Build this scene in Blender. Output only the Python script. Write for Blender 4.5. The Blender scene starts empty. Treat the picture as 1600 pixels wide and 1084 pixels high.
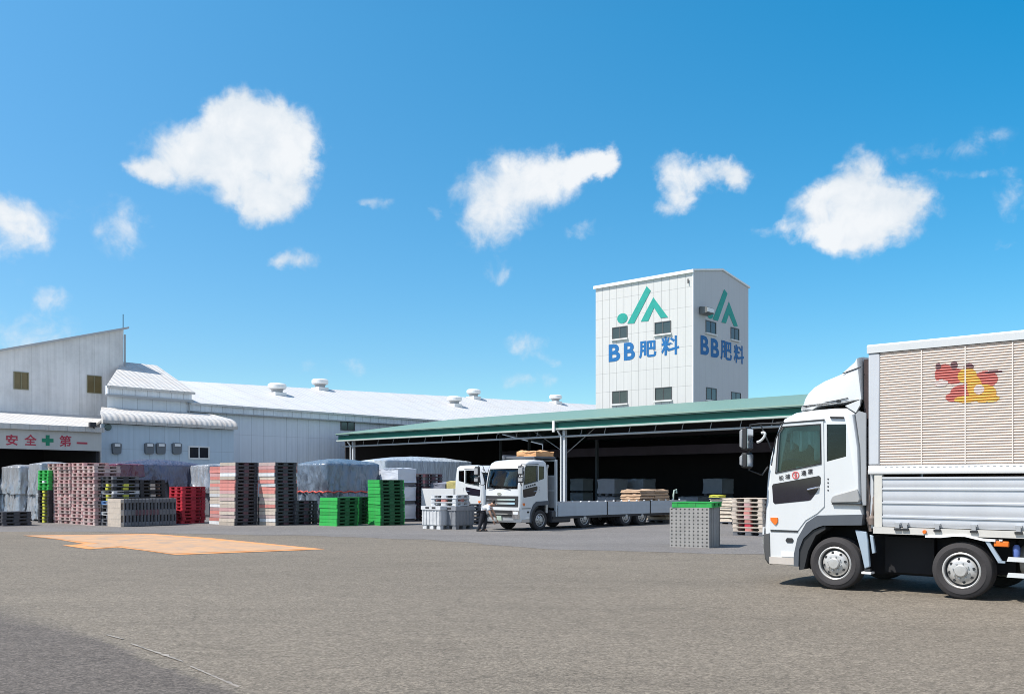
import bpy, bmesh, math, random
from mathutils import Vector, Matrix, noise
R = math.radians
random.seed(11)
SC = bpy.context.scene
COL = SC.collection

# ---------------------------------------------------------------- camera, sky, sun, exposure
HZ, F, CH = 755.0, 1450.0, 1.7          # horizon row, focal length (photo pixels), eye height
cd = bpy.data.cameras.new('camera'); cam = bpy.data.objects.new('camera', cd); COL.objects.link(cam)
cam.location = (0, 0, CH); cam.rotation_euler = (R(90), 0, 0)
cd.sensor_width = 36; cd.lens = 36*F/1600; cd.shift_y = (HZ-542)/1600
cd.clip_start = .1; cd.clip_end = 3000
SC.camera = cam
SC.cycles.diffuse_bounces = 3; SC.cycles.filter_width = .95
SC.view_settings.view_transform = 'Standard'; SC.view_settings.look = 'None'
SC.view_settings.exposure = .42; SC.view_settings.gamma = 1
SUN_EL = R(56); SUN_AZ = math.atan2(-.95, -.32)
sd = Vector((math.sin(SUN_AZ)*math.cos(SUN_EL), math.cos(SUN_AZ)*math.cos(SUN_EL), math.sin(SUN_EL)))
sl = bpy.data.lights.new('sun', 'SUN'); so = bpy.data.objects.new('sun', sl); COL.objects.link(so)
sl.energy = 4.6; sl.angle = R(.53); sl.color = (1, .955, .89)
so.rotation_euler = sd.to_track_quat('Z', 'Y').to_euler(); so.location = sd*80

def build_world():
    w = bpy.data.worlds.new('World'); SC.world = w; w.use_nodes = True
    nt = w.node_tree; N = nt.nodes; L = nt.links; N.clear()
    def nd(t, **k):
        n = N.new(t)
        for a, b in k.items(): setattr(n, a, b)
        return n
    def val(sock, v):
        if isinstance(v, bpy.types.NodeSocket): L.new(v, sock)
        else: sock.default_value = v
    def m(op, a, b=0., c=0., clamp=False):
        n = nd('ShaderNodeMath', operation=op, use_clamp=clamp)
        val(n.inputs[0], a); val(n.inputs[1], b)
        if op in ('MULTIPLY_ADD',): val(n.inputs[2], c)
        return n.outputs[0]
    out = nd('ShaderNodeOutputWorld'); bg = nd('ShaderNodeBackground'); L.new(bg.outputs[0], out.inputs[0])
    bg.inputs[1].default_value = .13
    sky = nd('ShaderNodeTexSky', sky_type='NISHITA', sun_disc=False)
    sky.sun_elevation = SUN_EL; sky.sun_rotation = SUN_AZ
    sky.air_density = 1.0; sky.dust_density = .25; sky.ozone_density = 4.0; sky.altitude = 0
    hs = nd('ShaderNodeHueSaturation'); hs.inputs['Saturation'].default_value = 1.22; hs.inputs['Value'].default_value = 1.0
    L.new(sky.outputs[0], hs.inputs['Color'])
    tc = nd('ShaderNodeTexCoord'); D = tc.outputs['Generated']
    sx = nd('ShaderNodeSeparateXYZ'); L.new(D, sx.inputs[0])
    az = m('ARCTAN2', sx.outputs[0], sx.outputs[1]); el = m('ARCSINE', sx.outputs[2])
    def mrange(src, a, b, c=0., d=1., sm=True):
        q = nd('ShaderNodeMapRange', interpolation_type='SMOOTHSTEP' if sm else 'LINEAR'); L.new(src, q.inputs[0])
        for k, v in enumerate((a, b, c, d)): q.inputs[k+1].default_value = v
        return q.outputs[0]
    def cmix(f, a, b, blend='MIX'):
        q = nd('ShaderNodeMix', data_type='RGBA', blend_type=blend)
        val(q.inputs[0], f)
        for k, v in ((6, a), (7, b)):
            if isinstance(v, bpy.types.NodeSocket): L.new(v, q.inputs[k])
            else: q.inputs[k].default_value = (*v, 1)
        return q.outputs[2]
    aaz = m('ABSOLUTE', az)
    low = cmix(mrange(az, -.55, .55, sm=False), (.80, .91, .89), (.62, .90, .89))
    high = cmix(mrange(az, -.55, .55, sm=False), (1.15, 1.36, 1.14), (.10, 1.10, 1.06))
    front = cmix(mrange(el, .12, .46, sm=False), low, high)
    behind = mrange(aaz, .75, 1.25)
    graded = cmix(1., hs.outputs[0], cmix(behind, front, (.84, 1.0, 1.06)), 'MULTIPLY')  # tint eased behind the camera to make the fill light more neutral
    cb = nd('ShaderNodeCombineXYZ'); L.new(az, cb.inputs[0]); L.new(el, cb.inputs[1])
    def noise_(scale, detail, rough, dist=0.):
        n = nd('ShaderNodeTexNoise'); L.new(D, n.inputs['Vector'])
        n.inputs['Scale'].default_value = scale; n.inputs['Detail'].default_value = detail
        n.inputs['Roughness'].default_value = rough; n.inputs['Distortion'].default_value = dist
        return n
    wn = noise_(16, 6, .62)
    v1 = nd('ShaderNodeVectorMath', operation='SUBTRACT'); L.new(wn.outputs['Color'], v1.inputs[0]); v1.inputs[1].default_value = (.5, .5, .5)
    v2 = nd('ShaderNodeVectorMath', operation='MULTIPLY_ADD'); L.new(v1.outputs[0], v2.inputs[0]); v2.inputs[1].default_value = (.06, .05, 0); L.new(cb.outputs[0], v2.inputs[2])
    P = v2.outputs[0]
    blobs = [(437,262,20,26,-.55),(390,235,95,88,1),(300,245,90,55,1),(230,270,48,22,.9),(440,215,66,55,1),(405,320,66,38,1),(460,285,42,55,.9),(370,180,58,42,1),
      (12,345,78,50,1),(195,360,58,46,.46),(100,335,40,22,.24),(478,402,44,22,.62),(445,412,26,14,.45),(85,468,50,24,.62),
      (785,300,80,68,1),(860,275,62,46,1),(912,256,60,26,.9),(947,250,28,24,.8),(750,360,56,38,.4),(780,412,24,26,.34),(670,333,15,18,.42),
      (1060,275,42,34,.85),(1052,318,34,30,.75),(1120,276,54,25,.8),(1157,275,32,27,.6),
      (1345,322,86,64,.92),(1405,332,64,46,.92),(1295,335,70,46,.8),(1330,378,55,30,.85),(1345,262,42,42,.62),(1225,366,66,13,.42),
      (1450,235,110,18,.2),(1525,222,80,28,.19),(1455,275,48,12,.26),(1555,262,70,9,.2),(1585,305,36,34,.4),(1560,375,24,14,.3),
      (830,540,50,24,.42),(30,525,170,40,.42),(580,313,36,14,.40),(910,356,50,18,.4),(850,566,34,15,.40),(820,600,60,18,.36),(520,575,80,16,.28),(60,440,60,16,.2)]
    acc = None
    for (cx, cy, rx, ry, s) in blobs:
        k = (cx-800)/F; mm = (HZ-cy)/F
        a = math.atan(k); e = math.atan(mm/math.sqrt(1+k*k))
        ra = rx/F*math.cos(a)**2; re = ry/F*math.cos(e)
        v = nd('ShaderNodeVectorMath', operation='MULTIPLY_ADD'); L.new(P, v.inputs[0])
        v.inputs[1].default_value = (1/ra, 1/re, 0); v.inputs[2].default_value = (-a/ra, -e/re, 0)
        dt = nd('ShaderNodeVectorMath', operation='DOT_PRODUCT'); L.new(v.outputs[0], dt.inputs[0]); L.new(v.outputs[0], dt.inputs[1])
        q = m('MULTIPLY_ADD', dt.outputs['Value'], -.60, 1.0, True)
        q = m('MULTIPLY', q, q)
        acc = m('MULTIPLY', q, s*1.0) if acc is None else m('MULTIPLY_ADD', q, s*1.0, acc)
    fn = noise_(34, 9, .6, .3)
    fd = m('MULTIPLY_ADD', fn.outputs[0], 1.5, -.78)
    acc = m('MINIMUM', acc, 1.15)
    bn = noise_(2.6, 7, .6)
    back = m('MULTIPLY', mrange(bn.outputs[0], .44, .60), m('MULTIPLY', behind, mrange(el, -.02, .1)))  # unseen clouds added behind the camera to brighten the fill light
    fd = m('MULTIPLY', fd, mrange(acc, .03, .20, .0, 1.))
    dens = m('MAXIMUM', m('ADD', acc, fd), back)
    mr = nd('ShaderNodeMapRange', interpolation_type='SMOOTHSTEP'); L.new(dens, mr.inputs[0])
    mr.inputs[1].default_value = .07; mr.inputs[2].default_value = 1.02; mr.inputs[3].default_value = 0; mr.inputs[4].default_value = .97
    sh = noise_(9, 4, .5)
    shr = nd('ShaderNodeMapRange'); L.new(m('ADD', m('MULTIPLY', dens, .30), m('ADD', m('MULTIPLY', sh.outputs[0], 1.0), m('MULTIPLY', fn.outputs[0], .35))), shr.inputs[0])
    shr.inputs[1].default_value = .66; shr.inputs[2].default_value = 1.10
    ccol = nd('ShaderNodeMix', data_type='RGBA'); L.new(shr.outputs[0], ccol.inputs[0])
    ccol.inputs[6].default_value = (3.9, 4.4, 4.9, 1); ccol.inputs[7].default_value = (5.3, 5.45, 5.6, 1)
    mix = nd('ShaderNodeMix', data_type='RGBA'); L.new(mr.outputs[0], mix.inputs[0])
    L.new(graded, mix.inputs[6]); L.new(ccol.outputs[2], mix.inputs[7])
    L.new(mix.outputs[2], bg.inputs[0])
build_world()

# ---------------------------------------------------------------- materials
MATS = {}
def M(name, col, rough=.6, metal=0., var=.12, sc=3., bump=0., bsc=40., rnd=0., streak=0., spec=.4, grime=None, grime_amt=0.,
      lines=None, wave=None, stretch=(1, 1, 1), coat=0.):
    if name in MATS: return MATS[name]
    m = bpy.data.materials.new(name); m.use_nodes = True; MATS[name] = m
    nt = m.node_tree; N = nt.nodes; L = nt.links
    b = N['Principled BSDF']
    b.inputs['Roughness'].default_value = rough; b.inputs['Metallic'].default_value = metal
    b.inputs['Specular IOR Level'].default_value = spec
    if coat: b.inputs['Coat Weight'].default_value = coat; b.inputs['Coat Roughness'].default_value = .06
    tc = N.new('ShaderNodeTexCoord')
    mp = N.new('ShaderNodeMapping'); L.new(tc.outputs['Object'], mp.inputs[0]); mp.inputs['Scale'].default_value = stretch
    n1 = N.new('ShaderNodeTexNoise'); L.new(mp.outputs[0], n1.inputs['Vector'])
    n1.inputs['Scale'].default_value = sc; n1.inputs['Detail'].default_value = 6; n1.inputs['Roughness'].default_value = .65
    def math_(op, a, b_=None, c_=None):
        q = N.new('ShaderNodeMath'); q.operation = op
        for i, v in enumerate((a, b_, c_)):
            if v is None: continue
            if isinstance(v, bpy.types.NodeSocket): L.new(v, q.inputs[i])
            else: q.inputs[i].default_value = v
        return q.outputs[0]
    f = math_('MULTIPLY_ADD', n1.outputs[0], 2*var, 1-var)
    if rnd:
        oi = N.new('ShaderNodeObjectInfo')
        f = math_('MULTIPLY', f, math_('MULTIPLY_ADD', oi.outputs['Random'], 2*rnd, 1-rnd))
    if streak:
        mp2 = N.new('ShaderNodeMapping'); L.new(tc.outputs['Object'], mp2.inputs[0]); mp2.inputs['Scale'].default_value = (5, 5, .22)
        n2 = N.new('ShaderNodeTexNoise'); L.new(mp2.outputs[0], n2.inputs['Vector']); n2.inputs['Scale'].default_value = 1.; n2.inputs['Detail'].default_value = 5
        f = math_('MULTIPLY', f, math_('MULTIPLY_ADD', n2.outputs[0], 2*streak, 1-streak))
    sep = None
    if lines or wave:
        sep = N.new('ShaderNodeSeparateXYZ'); L.new(tc.outputs['Object'], sep.inputs[0])
    if lines:
        for ax, pitch, wd, dark in lines:
            fr = math_('FRACT', math_('DIVIDE', sep.outputs['XYZ'.index(ax)], pitch))
            f = math_('MULTIPLY', f, math_('MULTIPLY_ADD', math_('LESS_THAN', fr, wd/pitch), -dark, 1.))
    mx = N.new('ShaderNodeMix'); mx.data_type = 'RGBA'; mx.blend_type = 'MULTIPLY'; mx.inputs[0].default_value = 1
    cc = N.new('ShaderNodeCombineColor')
    for i in range(3): L.new(f, cc.inputs[i])
    L.new(cc.outputs[0], mx.inputs[7])
    mx.inputs[6].default_value = (*col, 1)
    if grime:
        g = N.new('ShaderNodeTexNoise'); L.new(mp.outputs[0], g.inputs['Vector']); g.inputs['Scale'].default_value = sc*.7; g.inputs['Detail'].default_value = 8; g.inputs['Roughness'].default_value = .7
        gr = N.new('ShaderNodeMapRange'); L.new(g.outputs[0], gr.inputs[0]); gr.inputs[1].default_value = .45; gr.inputs[2].default_value = .72; gr.inputs[4].default_value = grime_amt
        gm = N.new('ShaderNodeMix'); gm.data_type = 'RGBA'; L.new(gr.outputs[0], gm.inputs[0]); gm.inputs[6].default_value = (*col, 1); gm.inputs[7].default_value = (*grime, 1)
        L.new(gm.outputs[2], mx.inputs[6])
    L.new(mx.outputs[2], b.inputs['Base Color'])
    h = None
    if bump:
        n3 = N.new('ShaderNodeTexNoise'); L.new(mp.outputs[0], n3.inputs['Vector']); n3.inputs['Scale'].default_value = bsc; n3.inputs['Detail'].default_value = 5
        h = math_('MULTIPLY', n3.outputs[0], bump)
    if wave:
        ax, pitch, depth = wave
        wv = math_('MULTIPLY', math_('SINE', math_('MULTIPLY', sep.outputs['XYZ'.index(ax)], 2*math.pi/pitch)), depth)
        h = wv if h is None else math_('ADD', h, wv)
    if h is not None:
        bp = N.new('ShaderNodeBump'); bp.inputs['Strength'].default_value = 1; bp.inputs['Distance'].default_value = 1.
        L.new(h, bp.inputs['Height']); L.new(bp.outputs[0], b.inputs['Normal'])
    return m

def glass(name, tint, mixf=.5):
    if name in MATS: return MATS[name]
    m = bpy.data.materials.new(name); m.use_nodes = True; MATS[name] = m
    nt = m.node_tree; N = nt.nodes; L = nt.links; N.clear()
    o = N.new('ShaderNodeOutputMaterial'); mx = N.new('ShaderNodeMixShader'); t = N.new('ShaderNodeBsdfTransparent'); g = N.new('ShaderNodeBsdfGlossy')
    t.inputs[0].default_value = (*tint, 1); g.inputs['Roughness'].default_value = .03
    nz = N.new('ShaderNodeTexNoise'); nz.inputs['Scale'].default_value = 1.5
    fr = N.new('ShaderNodeFresnel'); fr.inputs[0].default_value = 1.45
    ad = N.new('ShaderNodeMath'); ad.operation = 'MULTIPLY_ADD'; L.new(nz.outputs[0], ad.inputs[0]); ad.inputs[1].default_value = .015; L.new(fr.outputs[0], ad.inputs[2])
    L.new(ad.outputs[0], mx.inputs[0]); L.new(t.outputs[0], mx.inputs[1]); L.new(g.outputs[0], mx.inputs[2]); L.new(mx.outputs[0], o.inputs[0])
    return m

# ---------------------------------------------------------------- frames and mesh helpers
G = R(-41.2); GV = G + R(90)
class Fr:
    """Upright local frame: x along, y away from the viewer, z up."""
    def __init__(s, O, a): s.O = (O[0], O[1]); s.a = a; s.c = math.cos(a); s.s = math.sin(a)
    def w(s, x, y=0.): return (s.O[0]+s.c*x-s.s*y, s.O[1]+s.s*x+s.c*y)
    def shift(s, x, y): return Fr(s.w(x, y), s.a)
    def px(s, px, py, yo=0.):
        k = (px-800)/F; m = (HZ-py)/F; nx, ny = -s.s, s.c
        Y = (yo+s.O[0]*nx+s.O[1]*ny)/(k*nx+ny); X = k*Y
        return ((X-s.O[0])*s.c+(Y-s.O[1])*s.s, CH+m*Y)
def gr(px, py):
    Y = CH*F/(py-HZ); return ((px-800)/F*Y, Y)

class MB:
    def __init__(s): s.v = []; s.f = []; s.mi = []; s.cur = 0
    def add(s, vs, fs):
        o = len(s.v); s.v += [tuple(p) for p in vs]
        for f in fs: s.f.append([i+o for i in f]); s.mi.append(s.cur)
        return s
    def box(s, x0, x1, y0, y1, z0, z1):
        return s.add([(x0,y0,z0),(x1,y0,z0),(x1,y1,z0),(x0,y1,z0),(x0,y0,z1),(x1,y0,z1),(x1,y1,z1),(x0,y1,z1)],
                     [(0,3,2,1),(4,5,6,7),(0,1,5,4),(1,2,6,5),(2,3,7,6),(3,0,4,7)])
    def prism(s, poly, ax, t0, t1):
        def P(p, t):
            return {'x': (t, p[0], p[1]), 'y': (p[0], t, p[1]), 'z': (p[0], p[1], t)}[ax]
        n = len(poly)
        return s.add([P(p, t0) for p in poly]+[P(p, t1) for p in poly],
                     [tuple(range(n))[::-1], tuple(range(n, 2*n))]+[(i, (i+1) % n, n+(i+1) % n, n+i) for i in range(n)])
    def tube(s, pts, r, n=8, cap=True):
        pts = [Vector(p) for p in pts]; rs = r if isinstance(r, (list, tuple)) else [r]*len(pts)
        o = len(s.v); vs = []; fs = []
        for i, p in enumerate(pts):
            d = (pts[min(i+1, len(pts)-1)]-pts[max(i-1, 0)]).normalized()
            u = d.orthogonal().normalized() if i == 0 else (pu - d*pu.dot(d)).normalized()
            pu = u; w = d.cross(u)
            for k in range(n):
                a = 2*math.pi*k/n; vs.append(p+(u*math.cos(a)+w*math.sin(a))*rs[i])
        for i in range(len(pts)-1):
            for k in range(n): fs.append((i*n+k, i*n+(k+1) % n, (i+1)*n+(k+1) % n, (i+1)*n+k))
        if cap: fs += [tuple(range(n))[::-1], tuple(range((len(pts)-1)*n, len(pts)*n))]
        return s.add(vs, fs)
    def lathe(s, prof, c=(0, 0, 0), ax='y', n=40, closed=False):
        vs = []; fs = []
        for (r, t) in prof:
            for k in range(n):
                a = 2*math.pi*k/n; A, B = r*math.cos(a), r*math.sin(a)
                p = {'y': (A, t, B), 'z': (A, B, t), 'x': (t, A, B)}[ax]
                vs.append((p[0]+c[0], p[1]+c[1], p[2]+c[2]))
        m = len(prof)
        for i in range(m if closed else m-1):
            j = (i+1) % m
            for k in range(n): fs.append((i*n+k, i*n+(k+1) % n, j*n+(k+1) % n, j*n+k))
        if not closed: fs += [tuple(range(n))[::-1], tuple(range((m-1)*n, m*n))]
        return s.add(vs, fs)
    def cyl(s, c, r, t0, t1, ax='y', n=16): return s.lathe([(r, t0), (r, t1)], c, ax, n)
    def ribs(s, prof, x0, x1, back):
        """side panel extruded along x from a list of (y, z) going up, closed at y = back"""
        return s.prism(list(prof)+[(back, prof[-1][1]), (back, prof[0][1])], 'x', x0, x1)
    def mesh(s, name, mats, recalc=True):
        me = bpy.data.meshes.new(name); me.from_pydata(s.v, [], s.f)
        for mt in (mats if isinstance(mats, (list, tuple)) else [mats]): me.materials.append(mt)
        me.polygons.foreach_set('material_index', s.mi)
        if recalc:
            bm = bmesh.new(); bm.from_mesh(me); bmesh.ops.recalc_face_normals(bm, faces=bm.faces); bm.to_mesh(me); bm.free()
        me.polygons.foreach_set('use_smooth', [True]*len(me.polygons)); me.set_sharp_from_angle(angle=R(32))
        me.update(); return me
    def build(s, name, mats, parent=None, bevel=0., loc=(0, 0, 0), rz=0., seg=2):
        o = bpy.data.objects.new(name, s.mesh(name, mats)); COL.objects.link(o)
        o.location = loc; o.rotation_euler = (0, 0, rz)
        if parent: o.parent = parent
        if bevel:
            b = o.modifiers.new('bevel', 'BEVEL'); b.width = bevel; b.segments = seg; b.limit_method = 'ANGLE'; b.angle_limit = R(40); b.harden_normals = False
        return o
def tag(o, label=None, cat=None, group=None, kind=None):
    if label: o['label'] = label
    if cat: o['category'] = cat
    if group: o['group'] = group
    if kind: o['kind'] = kind
    return o
def thing(name, label, cat, fr, z=0., group=None):
    o = bpy.data.objects.new(name, None); COL.objects.link(o)
    o.location = (fr.O[0], fr.O[1], z); o.rotation_euler = (0, 0, fr.a); o.empty_display_size = .3
    return tag(o, label, cat, group)
def struct(o): o['kind'] = 'structure'; return o
def apply_mods(o):
    dg = bpy.context.evaluated_depsgraph_get(); dg.update()
    me = bpy.data.meshes.new_from_object(o.evaluated_get(dg)); o.modifiers.clear(); o.data = me
def cut(o, cutters):
    obs = []
    for c in cutters:
        k = bpy.data.objects.new('cutter', c.mesh('cutter', [])); COL.objects.link(k)
        k.parent = o.parent; obs.append(k)
        b = o.modifiers.new('b', 'BOOLEAN'); b.operation = 'DIFFERENCE'; b.object = k; b.solver = 'EXACT'
    apply_mods(o)
    for k in obs: bpy.data.objects.remove(k)
    o.data.polygons.foreach_set('use_smooth', [True]*len(o.data.polygons)); o.data.set_sharp_from_angle(angle=R(32))
GLY = {}
def glyph(ch, bold):
    key = (ch, bold)
    if key in GLY: return GLY[key]
    cu = bpy.data.curves.new('glyph', 'FONT'); cu.body = ch; cu.size = 1; cu.offset = bold; cu.resolution_u = 4
    ob = bpy.data.objects.new('glyph', cu); COL.objects.link(ob)
    dg = bpy.context.evaluated_depsgraph_get(); dg.update()
    me = ob.evaluated_get(dg).to_mesh()
    vs = [(v.co.x, v.co.y) for v in me.vertices]; fs = [tuple(p.vertices) for p in me.polygons]
    bpy.data.objects.remove(ob)
    x0 = min(v[0] for v in vs); x1 = max(v[0] for v in vs); y0 = min(v[1] for v in vs); y1 = max(v[1] for v in vs)
    GLY[key] = ([((x-x0)/(x1-x0), (y-y0)/max(y1-y0, 1e-4)) for x, y in vs], fs); return GLY[key]
def put_glyph(mb, ch, x0, x1, z0, z1, y, bold=.02, th=.012, slope=0.):
    """flat lettering th thick standing in front of y; slope tilts the base line"""
    vs, fs = glyph(ch, bold); n = len(vs)
    pt = lambda a, b, yy: (x0+a*(x1-x0), yy, z0+b*(z1-z0)+slope*a*(x1-x0))
    mb.add([pt(a, b, y) for a, b in vs], fs)
def fbm(p, o=4):
    return noise.fractal(Vector(p), 1., 2., o)
def ordinal(i, n):
    w = ['', 'lowest', 'second from bottom', 'third from bottom', 'fourth from bottom', 'fifth from bottom', 'sixth from bottom', 'seventh from bottom', 'eighth from bottom', 'ninth from bottom',
         'tenth from bottom', 'eleventh from bottom', 'twelfth from bottom', 'thirteenth from bottom', 'fourteenth from bottom', 'fifteenth from bottom', 'sixteenth from bottom', 'seventeenth from bottom', 'eighteenth from bottom']
    t = ['topmost', 'second from top', 'third from top', 'fourth from top', 'fifth from top', 'sixth from top', 'seventh from top', 'eighth from top', 'ninth from top']
    if i == 1: return 'lowest'
    return t[n-i] if n-i < len(t) and n-i < i else w[i]

# ---------------------------------------------------------------- ground
def ground_mat():
    m = bpy.data.materials.new('asphalt'); m.use_nodes = True
    return m
def asphalt(name, col, dark, speck=.5, edge=False):
    m = bpy.data.materials.new(name); m.use_nodes = True; nt = m.node_tree; N = nt.nodes; L = nt.links; b = N['Principled BSDF']
    b.inputs['Roughness'].default_value = .88; b.inputs['Specular IOR Level'].default_value = .25
    tc = N.new('ShaderNodeTexCoord')
    def nz(scale, det, rough=.6, st=(1, 1, 1)):
        mp = N.new('ShaderNodeMapping'); L.new(tc.outputs['Object'], mp.inputs[0]); mp.inputs['Scale'].default_value = st; mp.inputs['Rotation'].default_value = (0, 0, .25)
        n = N.new('ShaderNodeTexNoise'); L.new(mp.outputs[0], n.inputs['Vector']); n.inputs['Scale'].default_value = scale; n.inputs['Detail'].default_value = det; n.inputs['Roughness'].default_value = rough
        return n.outputs[0]
    def mt(op, a, b_=0., c_=0.):
        q = N.new('ShaderNodeMath'); q.operation = op
        for i, v in enumerate((a, b_, c_)):
            if isinstance(v, bpy.types.NodeSocket): L.new(v, q.inputs[i])
            else: q.inputs[i].default_value = v
        return q.outputs[0]
    big = nz(.22, 5, .6, (.5, 1.3, 1)); mid = nz(1.6, 5, .7); fine = nz(26, 4, .75)
    vo = N.new('ShaderNodeTexVoronoi'); L.new(tc.outputs['Object'], vo.inputs['Vector']); vo.inputs['Scale'].default_value = 55
    vs = N.new('ShaderNodeSeparateColor'); L.new(vo.outputs['Color'], vs.inputs[0])
    f = mt('ADD', mt('MULTIPLY_ADD', big, .5, .75), mt('MULTIPLY_ADD', mid, .26, -.13))
    f = mt('MULTIPLY', f, mt('MULTIPLY_ADD', fine, speck*1.5, 1-speck*.75))
    f = mt('MULTIPLY', f, mt('MULTIPLY_ADD', vs.outputs[0], speck*.9, 1-speck*.45))
    v2 = N.new('ShaderNodeTexVoronoi'); L.new(tc.outputs['Object'], v2.inputs['Vector']); v2.inputs['Scale'].default_value = 21
    s2 = N.new('ShaderNodeSeparateColor'); L.new(v2.outputs['Color'], s2.inputs[0])
    f = mt('MULTIPLY', f, mt('MULTIPLY_ADD', s2.outputs[0], speck*.42, 1-speck*.21))
    cr = N.new('ShaderNodeTexVoronoi'); cr.feature = 'DISTANCE_TO_EDGE'; cr.inputs['Scale'].default_value = .16
    wp = N.new('ShaderNodeVectorMath'); wp.operation = 'MULTIPLY_ADD'; nw = N.new('ShaderNodeTexNoise'); nw.inputs['Scale'].default_value = 1.1; nw.inputs['Detail'].default_value = 6; L.new(tc.outputs['Object'], nw.inputs['Vector'])
    L.new(nw.outputs['Color'], wp.inputs[0]); wp.inputs[1].default_value = (.9, .9, 0); L.new(tc.outputs['Object'], wp.inputs[2]); L.new(wp.outputs[0], cr.inputs['Vector'])
    cl = mt('MULTIPLY', mt('LESS_THAN', cr.outputs['Distance'], .0028), mt('GREATER_THAN', big, .5))
    f = mt('MULTIPLY', f, mt('MULTIPLY_ADD', cl, -.14, 1.))
    sm = nz(.9, 6, .75, (.35, 1.6, 1)); st = N.new('ShaderNodeMapRange'); L.new(sm, st.inputs[0]); st.inputs[1].default_value = .50; st.inputs[2].default_value = .72; st.inputs[4].default_value = .42
    cm = N.new('ShaderNodeMix'); cm.data_type = 'RGBA'; L.new(st.outputs[0], cm.inputs[0]); cm.inputs[6].default_value = (*col, 1); cm.inputs[7].default_value = (*dark, 1)
    base = cm.outputs[2]
    if edge:                                                             # worn feathered joint along the old asphalt
        a, b_ = gr(165, 992), gr(390, 1084); dx, dy = b_[0]-a[0], b_[1]-a[1]; ln = math.hypot(dx, dy); nx, ny = dy/ln, -dx/ln
        sx = N.new('ShaderNodeSeparateXYZ'); L.new(tc.outputs['Object'], sx.inputs[0])
        d = mt('ADD', mt('MULTIPLY_ADD', sx.outputs[0], nx, -(nx*a[0]+ny*a[1])), mt('MULTIPLY', sx.outputs[1], ny))
        along = mt('MULTIPLY_ADD', sx.outputs[0], dx/ln, mt('MULTIPLY_ADD', sx.outputs[1], dy/ln, -(dx*a[0]+dy*a[1])/ln))
        wd = N.new('ShaderNodeMapRange'); L.new(along, wd.inputs[0]); wd.inputs[1].default_value = -5; wd.inputs[2].default_value = .5; wd.inputs[3].default_value = 1.6; wd.inputs[4].default_value = .16
        e = mt('DIVIDE', mt('ADD', d, mt('MULTIPLY_ADD', mid, .7, -.38)), wd.outputs[0])
        er = N.new('ShaderNodeMapRange'); er.interpolation_type = 'SMOOTHSTEP'; L.new(e, er.inputs[0]); er.inputs[1].default_value = 0; er.inputs[2].default_value = 1
        em = N.new('ShaderNodeMix'); em.data_type = 'RGBA'; L.new(er.outputs[0], em.inputs[0]); em.inputs[6].default_value = (.178, .154, .122, 1); L.new(base, em.inputs[7]); base = em.outputs[2]
    mx = N.new('ShaderNodeMix'); mx.data_type = 'RGBA'; mx.blend_type = 'MULTIPLY'; mx.inputs[0].default_value = 1
    cc = N.new('ShaderNodeCombineColor')
    for i in range(3): L.new(f, cc.inputs[i])
    L.new(base, mx.inputs[6]); L.new(cc.outputs[0], mx.inputs[7]); L.new(mx.outputs[2], b.inputs['Base Color'])
    bp = N.new('ShaderNodeBump'); bp.inputs['Distance'].default_value = .006; L.new(mt('ADD', fine, vs.outputs[1]), bp.inputs['Height']); L.new(bp.outputs[0], b.inputs['Normal'])
    return m
def sheet(name, pts, mat, z):
    return struct(MB().add([(x, y, z) for x, y in pts], [tuple(range(len(pts)))]).build(name, mat))
A_TAN = asphalt('asphalt_tan', (.186, .160, .126), (.122, .105, .084), .72)
A_GREY = asphalt('asphalt_grey', (.182, .170, .160), (.138, .130, .124), .5)
A_DARK = asphalt('asphalt_dark', (.118, .102, .088), (.085, .075, .066), .8, edge=True)
sheet('ground', [(-700, -300), (700, -300), (700, 1200), (-700, 1200)], A_TAN, 0)
def wavy(px, jit=1.2, n=8):
    out = []
    for a, b in zip(px[:-1], px[1:]):
        for i in range(n):
            t = i/n; p = (a[0]+(b[0]-a[0])*t, a[1]+(b[1]-a[1])*t)
            q = gr(*p); d = noise.noise(Vector((q[0]*.7, q[1]*.7, 3.)))*jit*.12
            out.append((q[0]+d, q[1]+d))
    out.append(gr(*px[-1])); return out
far = wavy([(-160, 829), (160, 831), (500, 837), (700, 845), (860, 858), (1000, 862), (1230, 868)], 4)
sheet('concrete_apron', far+[(60, 25), (90, 70), (60, 130), (-90, 130), (-70, 60)], A_GREY, .004)
edge = wavy([(-220, 880), (0, 942), (165, 992), (390, 1084), (560, 1160)], 1.)
sheet('asphalt_patch', edge+[(-3, 3.0), (-8, 2), (-22, 6)], A_DARK, .004)
def chalk_mat():
    m = M('worn_chalk_line', (.30, .27, .235), .9, var=.35, sc=9, grime=(.15, .14, .13), grime_amt=1.)
    return m
for a, b in (((165, 992), (192, 999)), ((204, 1006), (285, 1034)), ((296, 1041), (372, 1074))):
    n = 14; top = []; bot = []
    for i in range(n+1):
        t = i/n; q = gr(a[0]+(b[0]-a[0])*t, a[1]+(b[1]-a[1])*t); ww = .028*(.35+abs(noise.noise(Vector((t*7, a[0], 0))))*1.6)
        top.append((q[0]+ww, q[1]+ww)); bot.append((q[0]-ww*.3, q[1]-ww*.3))
    sheet('road_marking', top+bot[::-1], chalk_mat(), .008)
def orange_mat(name, a, b, amt):
    return M(name, a, .85, var=.2, sc=2.2, grime=b, grime_amt=amt, bump=.002, bsc=60)
o_in = orange_mat('faded_orange_paint', (.50, .30, .165), (.27, .235, .20), 1.)
o_ed = orange_mat('orange_paint', (.64, .27, .09), (.50, .31, .18), .7)
op = [(36, 836.5), (238, 834), (330, 840.5), (508, 858), (275, 866.8), (225, 860), (184, 855), (140, 858), (98, 852), (132, 849.5), (90, 842.5)]
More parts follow.
